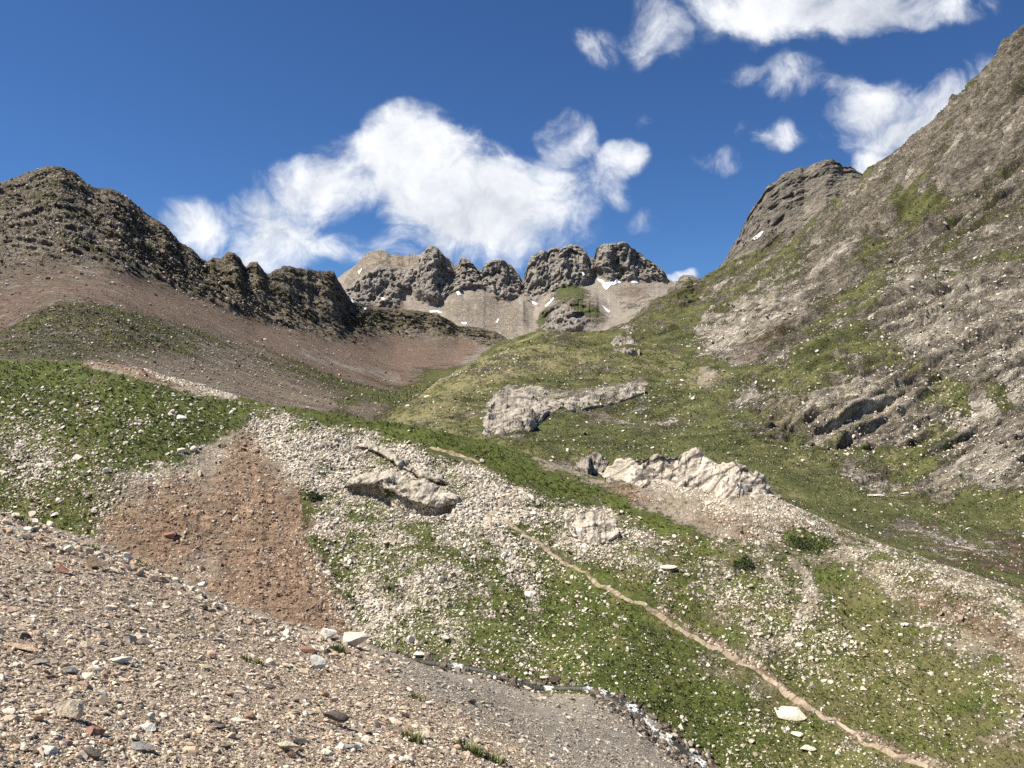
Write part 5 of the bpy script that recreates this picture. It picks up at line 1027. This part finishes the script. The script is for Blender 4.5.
def shrub(px, py, wp, hp, label):
    c, nn = hit(px, py)
    if c is None: return
    s = c.y / F; r = np.random.default_rng(int(px)); V, Fc = [], []
    cs = [(r.uniform(-.38, .38) * wp * s, r.uniform(-.5, .5) * wp * .4 * s, r.uniform(.12, .3) * wp * s) for _ in range(9)]
    for i in range(2600):
        cx, cy, R_ = cs[i % 9]; d = r.normal(size=3); d /= np.linalg.norm(d); d[2] = abs(d[2]); q = np.array([cx, cy, 0]) + d * R_ * r.uniform(.7, 1.05) * np.array([1, 1, hp / wp * 2.2])
        q[2] -= (q[0] * nn.x + q[1] * nn.y) / max(nn.z, .3); a = r.normal(size=3) * .55 * s; b = r.normal(size=3) * .55 * s; k = len(V); V += [q, q + a, q + a + b, q + b]; Fc.append((k, k + 1, k + 2, k + 3))
    o = bpy.data.objects.new('shrub', mesh_tris('shrub', np.array(V), np.array(Fc), SMAT)); COL.objects.link(o); o.location = c; thing_mesh(o, '', label, 'shrub')
shrub(810, 546, 44, 12, 'dark green low shrub on the gravel below the big outcrop'); shrub(740, 567, 20, 8, 'small dark green shrub left of the larger shrub'); shrub(314, 498, 16, 7, 'small shrub where the red gully meets the white rubble')

# ------------------------------------------------------------------ light
SUN_EL, SUN_AZ = 57.0, -98.0              # degrees; azimuth from +Y (straight ahead) towards +X
sl = bpy.data.lights.new('sun', 'SUN'); sl.energy = 4.9; sl.angle = math.radians(.5); sl.color = (1, .93, .80)
so = bpy.data.objects.new('sun', sl); COL.objects.link(so)
sd = Vector((math.sin(math.radians(SUN_AZ)) * math.cos(math.radians(SUN_EL)), math.cos(math.radians(SUN_AZ)) * math.cos(math.radians(SUN_EL)), math.sin(math.radians(SUN_EL))))
so.rotation_euler = sd.to_track_quat('Z', 'Y').to_euler()

w = bpy.data.worlds.new('World'); sc.world = w; w.use_nodes = True; t = NT(w.node_tree); t.n.clear()
out = t.node('ShaderNodeOutputWorld'); bg = t.node('ShaderNodeBackground'); t.l.new(bg.outputs[0], out.inputs[0])
sky = t.node('ShaderNodeTexSky', sky_type='NISHITA', sun_disc=False); sky.sun_elevation = math.radians(SUN_EL); sky.sun_rotation = math.radians(SUN_AZ)
sky.altitude = 2300; sky.air_density = 1.0; sky.dust_density = .2; sky.ozone_density = 2.5
dr = t.node('ShaderNodeTexCoord').outputs['Generated']
sx = t.node('ShaderNodeSeparateXYZ'); t.put(sx.inputs[0], dr)
yy = t.math('MAXIMUM', t.math('ABSOLUTE', sx.outputs[1]), .08)
cb = t.node('ShaderNodeCombineXYZ'); t.put(cb.inputs[0], t.math('DIVIDE', sx.outputs[0], yy)); t.put(cb.inputs[1], t.math('DIVIDE', sx.outputs[2], yy))
uv = cb.outputs[0]
wn = t.node('ShaderNodeTexNoise'); t.put(wn.inputs['Vector'], uv); wn.inputs['Scale'].default_value = 9; wn.inputs['Detail'].default_value = 5
warp = t.vmath('MULTIPLY', t.vmath('SUBTRACT', wn.outputs['Color'], (.5, .5, .5)), (.08, .07, 0))
uw = t.vmath('ADD', uv, warp)
def blobs(L):
    acc = None
    for (px, py, rx, ry, ang, wt) in L:
        mp = t.node('ShaderNodeMapping', vector_type='TEXTURE'); t.put(mp.inputs[0], uw)
        mp.inputs['Location'].default_value = ((px - 512) / F, (384 - py) / F, 0); mp.inputs['Rotation'].default_value = (0, 0, math.radians(ang))
        mp.inputs['Scale'].default_value = (rx / F, ry / F, 1)
        d2 = t.vmath('DOT_PRODUCT', mp.outputs[0], mp.outputs[0])
        v = t.math('MAXIMUM', t.math('MULTIPLY_ADD', d2, -wt, wt), 0)
        acc = v if acc is None else t.math('ADD', acc, v)
    return acc
CL_ = [(410, 135, 62, 42, 0, 1.0), (450, 175, 90, 62, -25, 1.0), (350, 165, 80, 45, 15, .9), (300, 195, 75, 48, 0, .8), (240, 235, 90, 45, -10, .75), (185, 228, 50, 26, -20, .38), (290, 250, 60, 30, 0, .5),
       (440, 215, 70, 36, 0, .8), (400, 190, 60, 36, 0, .5), (500, 205, 80, 50, -10, .8), (480, 245, 60, 40, 0, .6), (568, 135, 34, 30, 20, .75), (575, 175, 40, 50, 0, .55), (622, 152, 32, 24, 15, .75), (622, 185, 18, 26, 0, .42), (400, 250, 90, 24, 0, .5), (550, 225, 56, 60, 0, .5), (530, 190, 50, 40, 0, .45), (570, 260, 40, 20, 0, .3), (455, 130, 34, 26, 0, .4), (590, 180, 30, 20, 0, .12),
       (595, 45, 32, 28, -30, .5), (655, 30, 38, 46, 10, .7), (700, 10, 30, 30, 0, .3), (800, 5, 120, 42, -6, 1.1), (890, 8, 125, 32, 2, 1.0), (750, 12, 44, 32, 0, .6), (730, 70, 34, 18, 20, .42), (785, 75, 50, 30, 0, .38), (832, 88, 36, 14, 10, .42),
       (778, 135, 32, 24, 0, .62), (718, 165, 34, 18, 0, .45), (890, 115, 80, 40, 18, .85), (860, 105, 40, 26, 0, .4), (960, 100, 60, 34, 40, .6), (885, 155, 60, 24, 30, .9), (960, 140, 80, 60, 40, .7), (665, 118, 24, 14, 0, .35), (645, 218, 30, 14, 20, .32), (678, 276, 30, 9, 10, .75), (735, 130, 40, 18, 0, .25)]
base = blobs(CL_)
nz = t.noise(uw, 10.0, 10, .64, .3)
nzf = t.noise(uv, 3.0, 6, .6, .0)
dens = t.math('ADD', base, t.math('MULTIPLY', t.math('SUBTRACT', nz, .5), 3.8))
alpha = t.node('ShaderNodeMapRange', interpolation_type='SMOOTHSTEP'); t.put(alpha.inputs[0], dens); alpha.inputs[1].default_value = .0; alpha.inputs[2].default_value = 1.45
gate = t.math('MULTIPLY', t.math('GREATER_THAN', base, .001), alpha.outputs[0])
soft = t.node('ShaderNodeMapRange', interpolation_type='SMOOTHSTEP'); t.put(soft.inputs[0], base); soft.inputs[1].default_value = 0; soft.inputs[2].default_value = .4
al = t.math('MULTIPLY', alpha.outputs[0], soft.outputs[0])
shade = blobs([(430, 205, 90, 40, -20, .9), (850, 5, 170, 34, 0, .9), (330, 235, 80, 30, 0, .4), (885, 130, 70, 30, 20, .4)])
nz2 = t.noise(t.vmath('ADD', uw, (.012, -.02, 0)), 7.0, 8, .6, .2)
lit = t.math('MULTIPLY_ADD', t.math('SUBTRACT', nz, nz2), 2.4, .78)
lit = t.math('SUBTRACT', lit, t.math('MULTIPLY', shade, .5)); lit = t.math('ADD', lit, t.math('MULTIPLY', t.math('SUBTRACT', .8, alpha.outputs[0]), .2), clamp=True)
CS = 10.6                                  # cloud radiance on the same scale as the sky texture (times the background strength)
cc = t.mix(lit, (.52 * CS, .56 * CS, .64 * CS), (.93 * CS, .95 * CS, .98 * CS))
skc = t.mix(1.0, sky.outputs[0], (.47, .73, 1.04), 'MULTIPLY')
t.put(bg.inputs[0], t.mix(al, skc, cc)); bg.inputs[1].default_value = .062
sc.view_settings.view_transform = 'Standard'; sc.view_settings.look = 'None'; sc.view_settings.exposure = .76; sc.view_settings.gamma = 1
sc.cycles.use_denoising = False; sc.cycles.adaptive_threshold = .02; sc.cycles.max_bounces = 4; sc.cycles.diffuse_bounces = 2
print('script %.1fs' % (time.time() - T0))
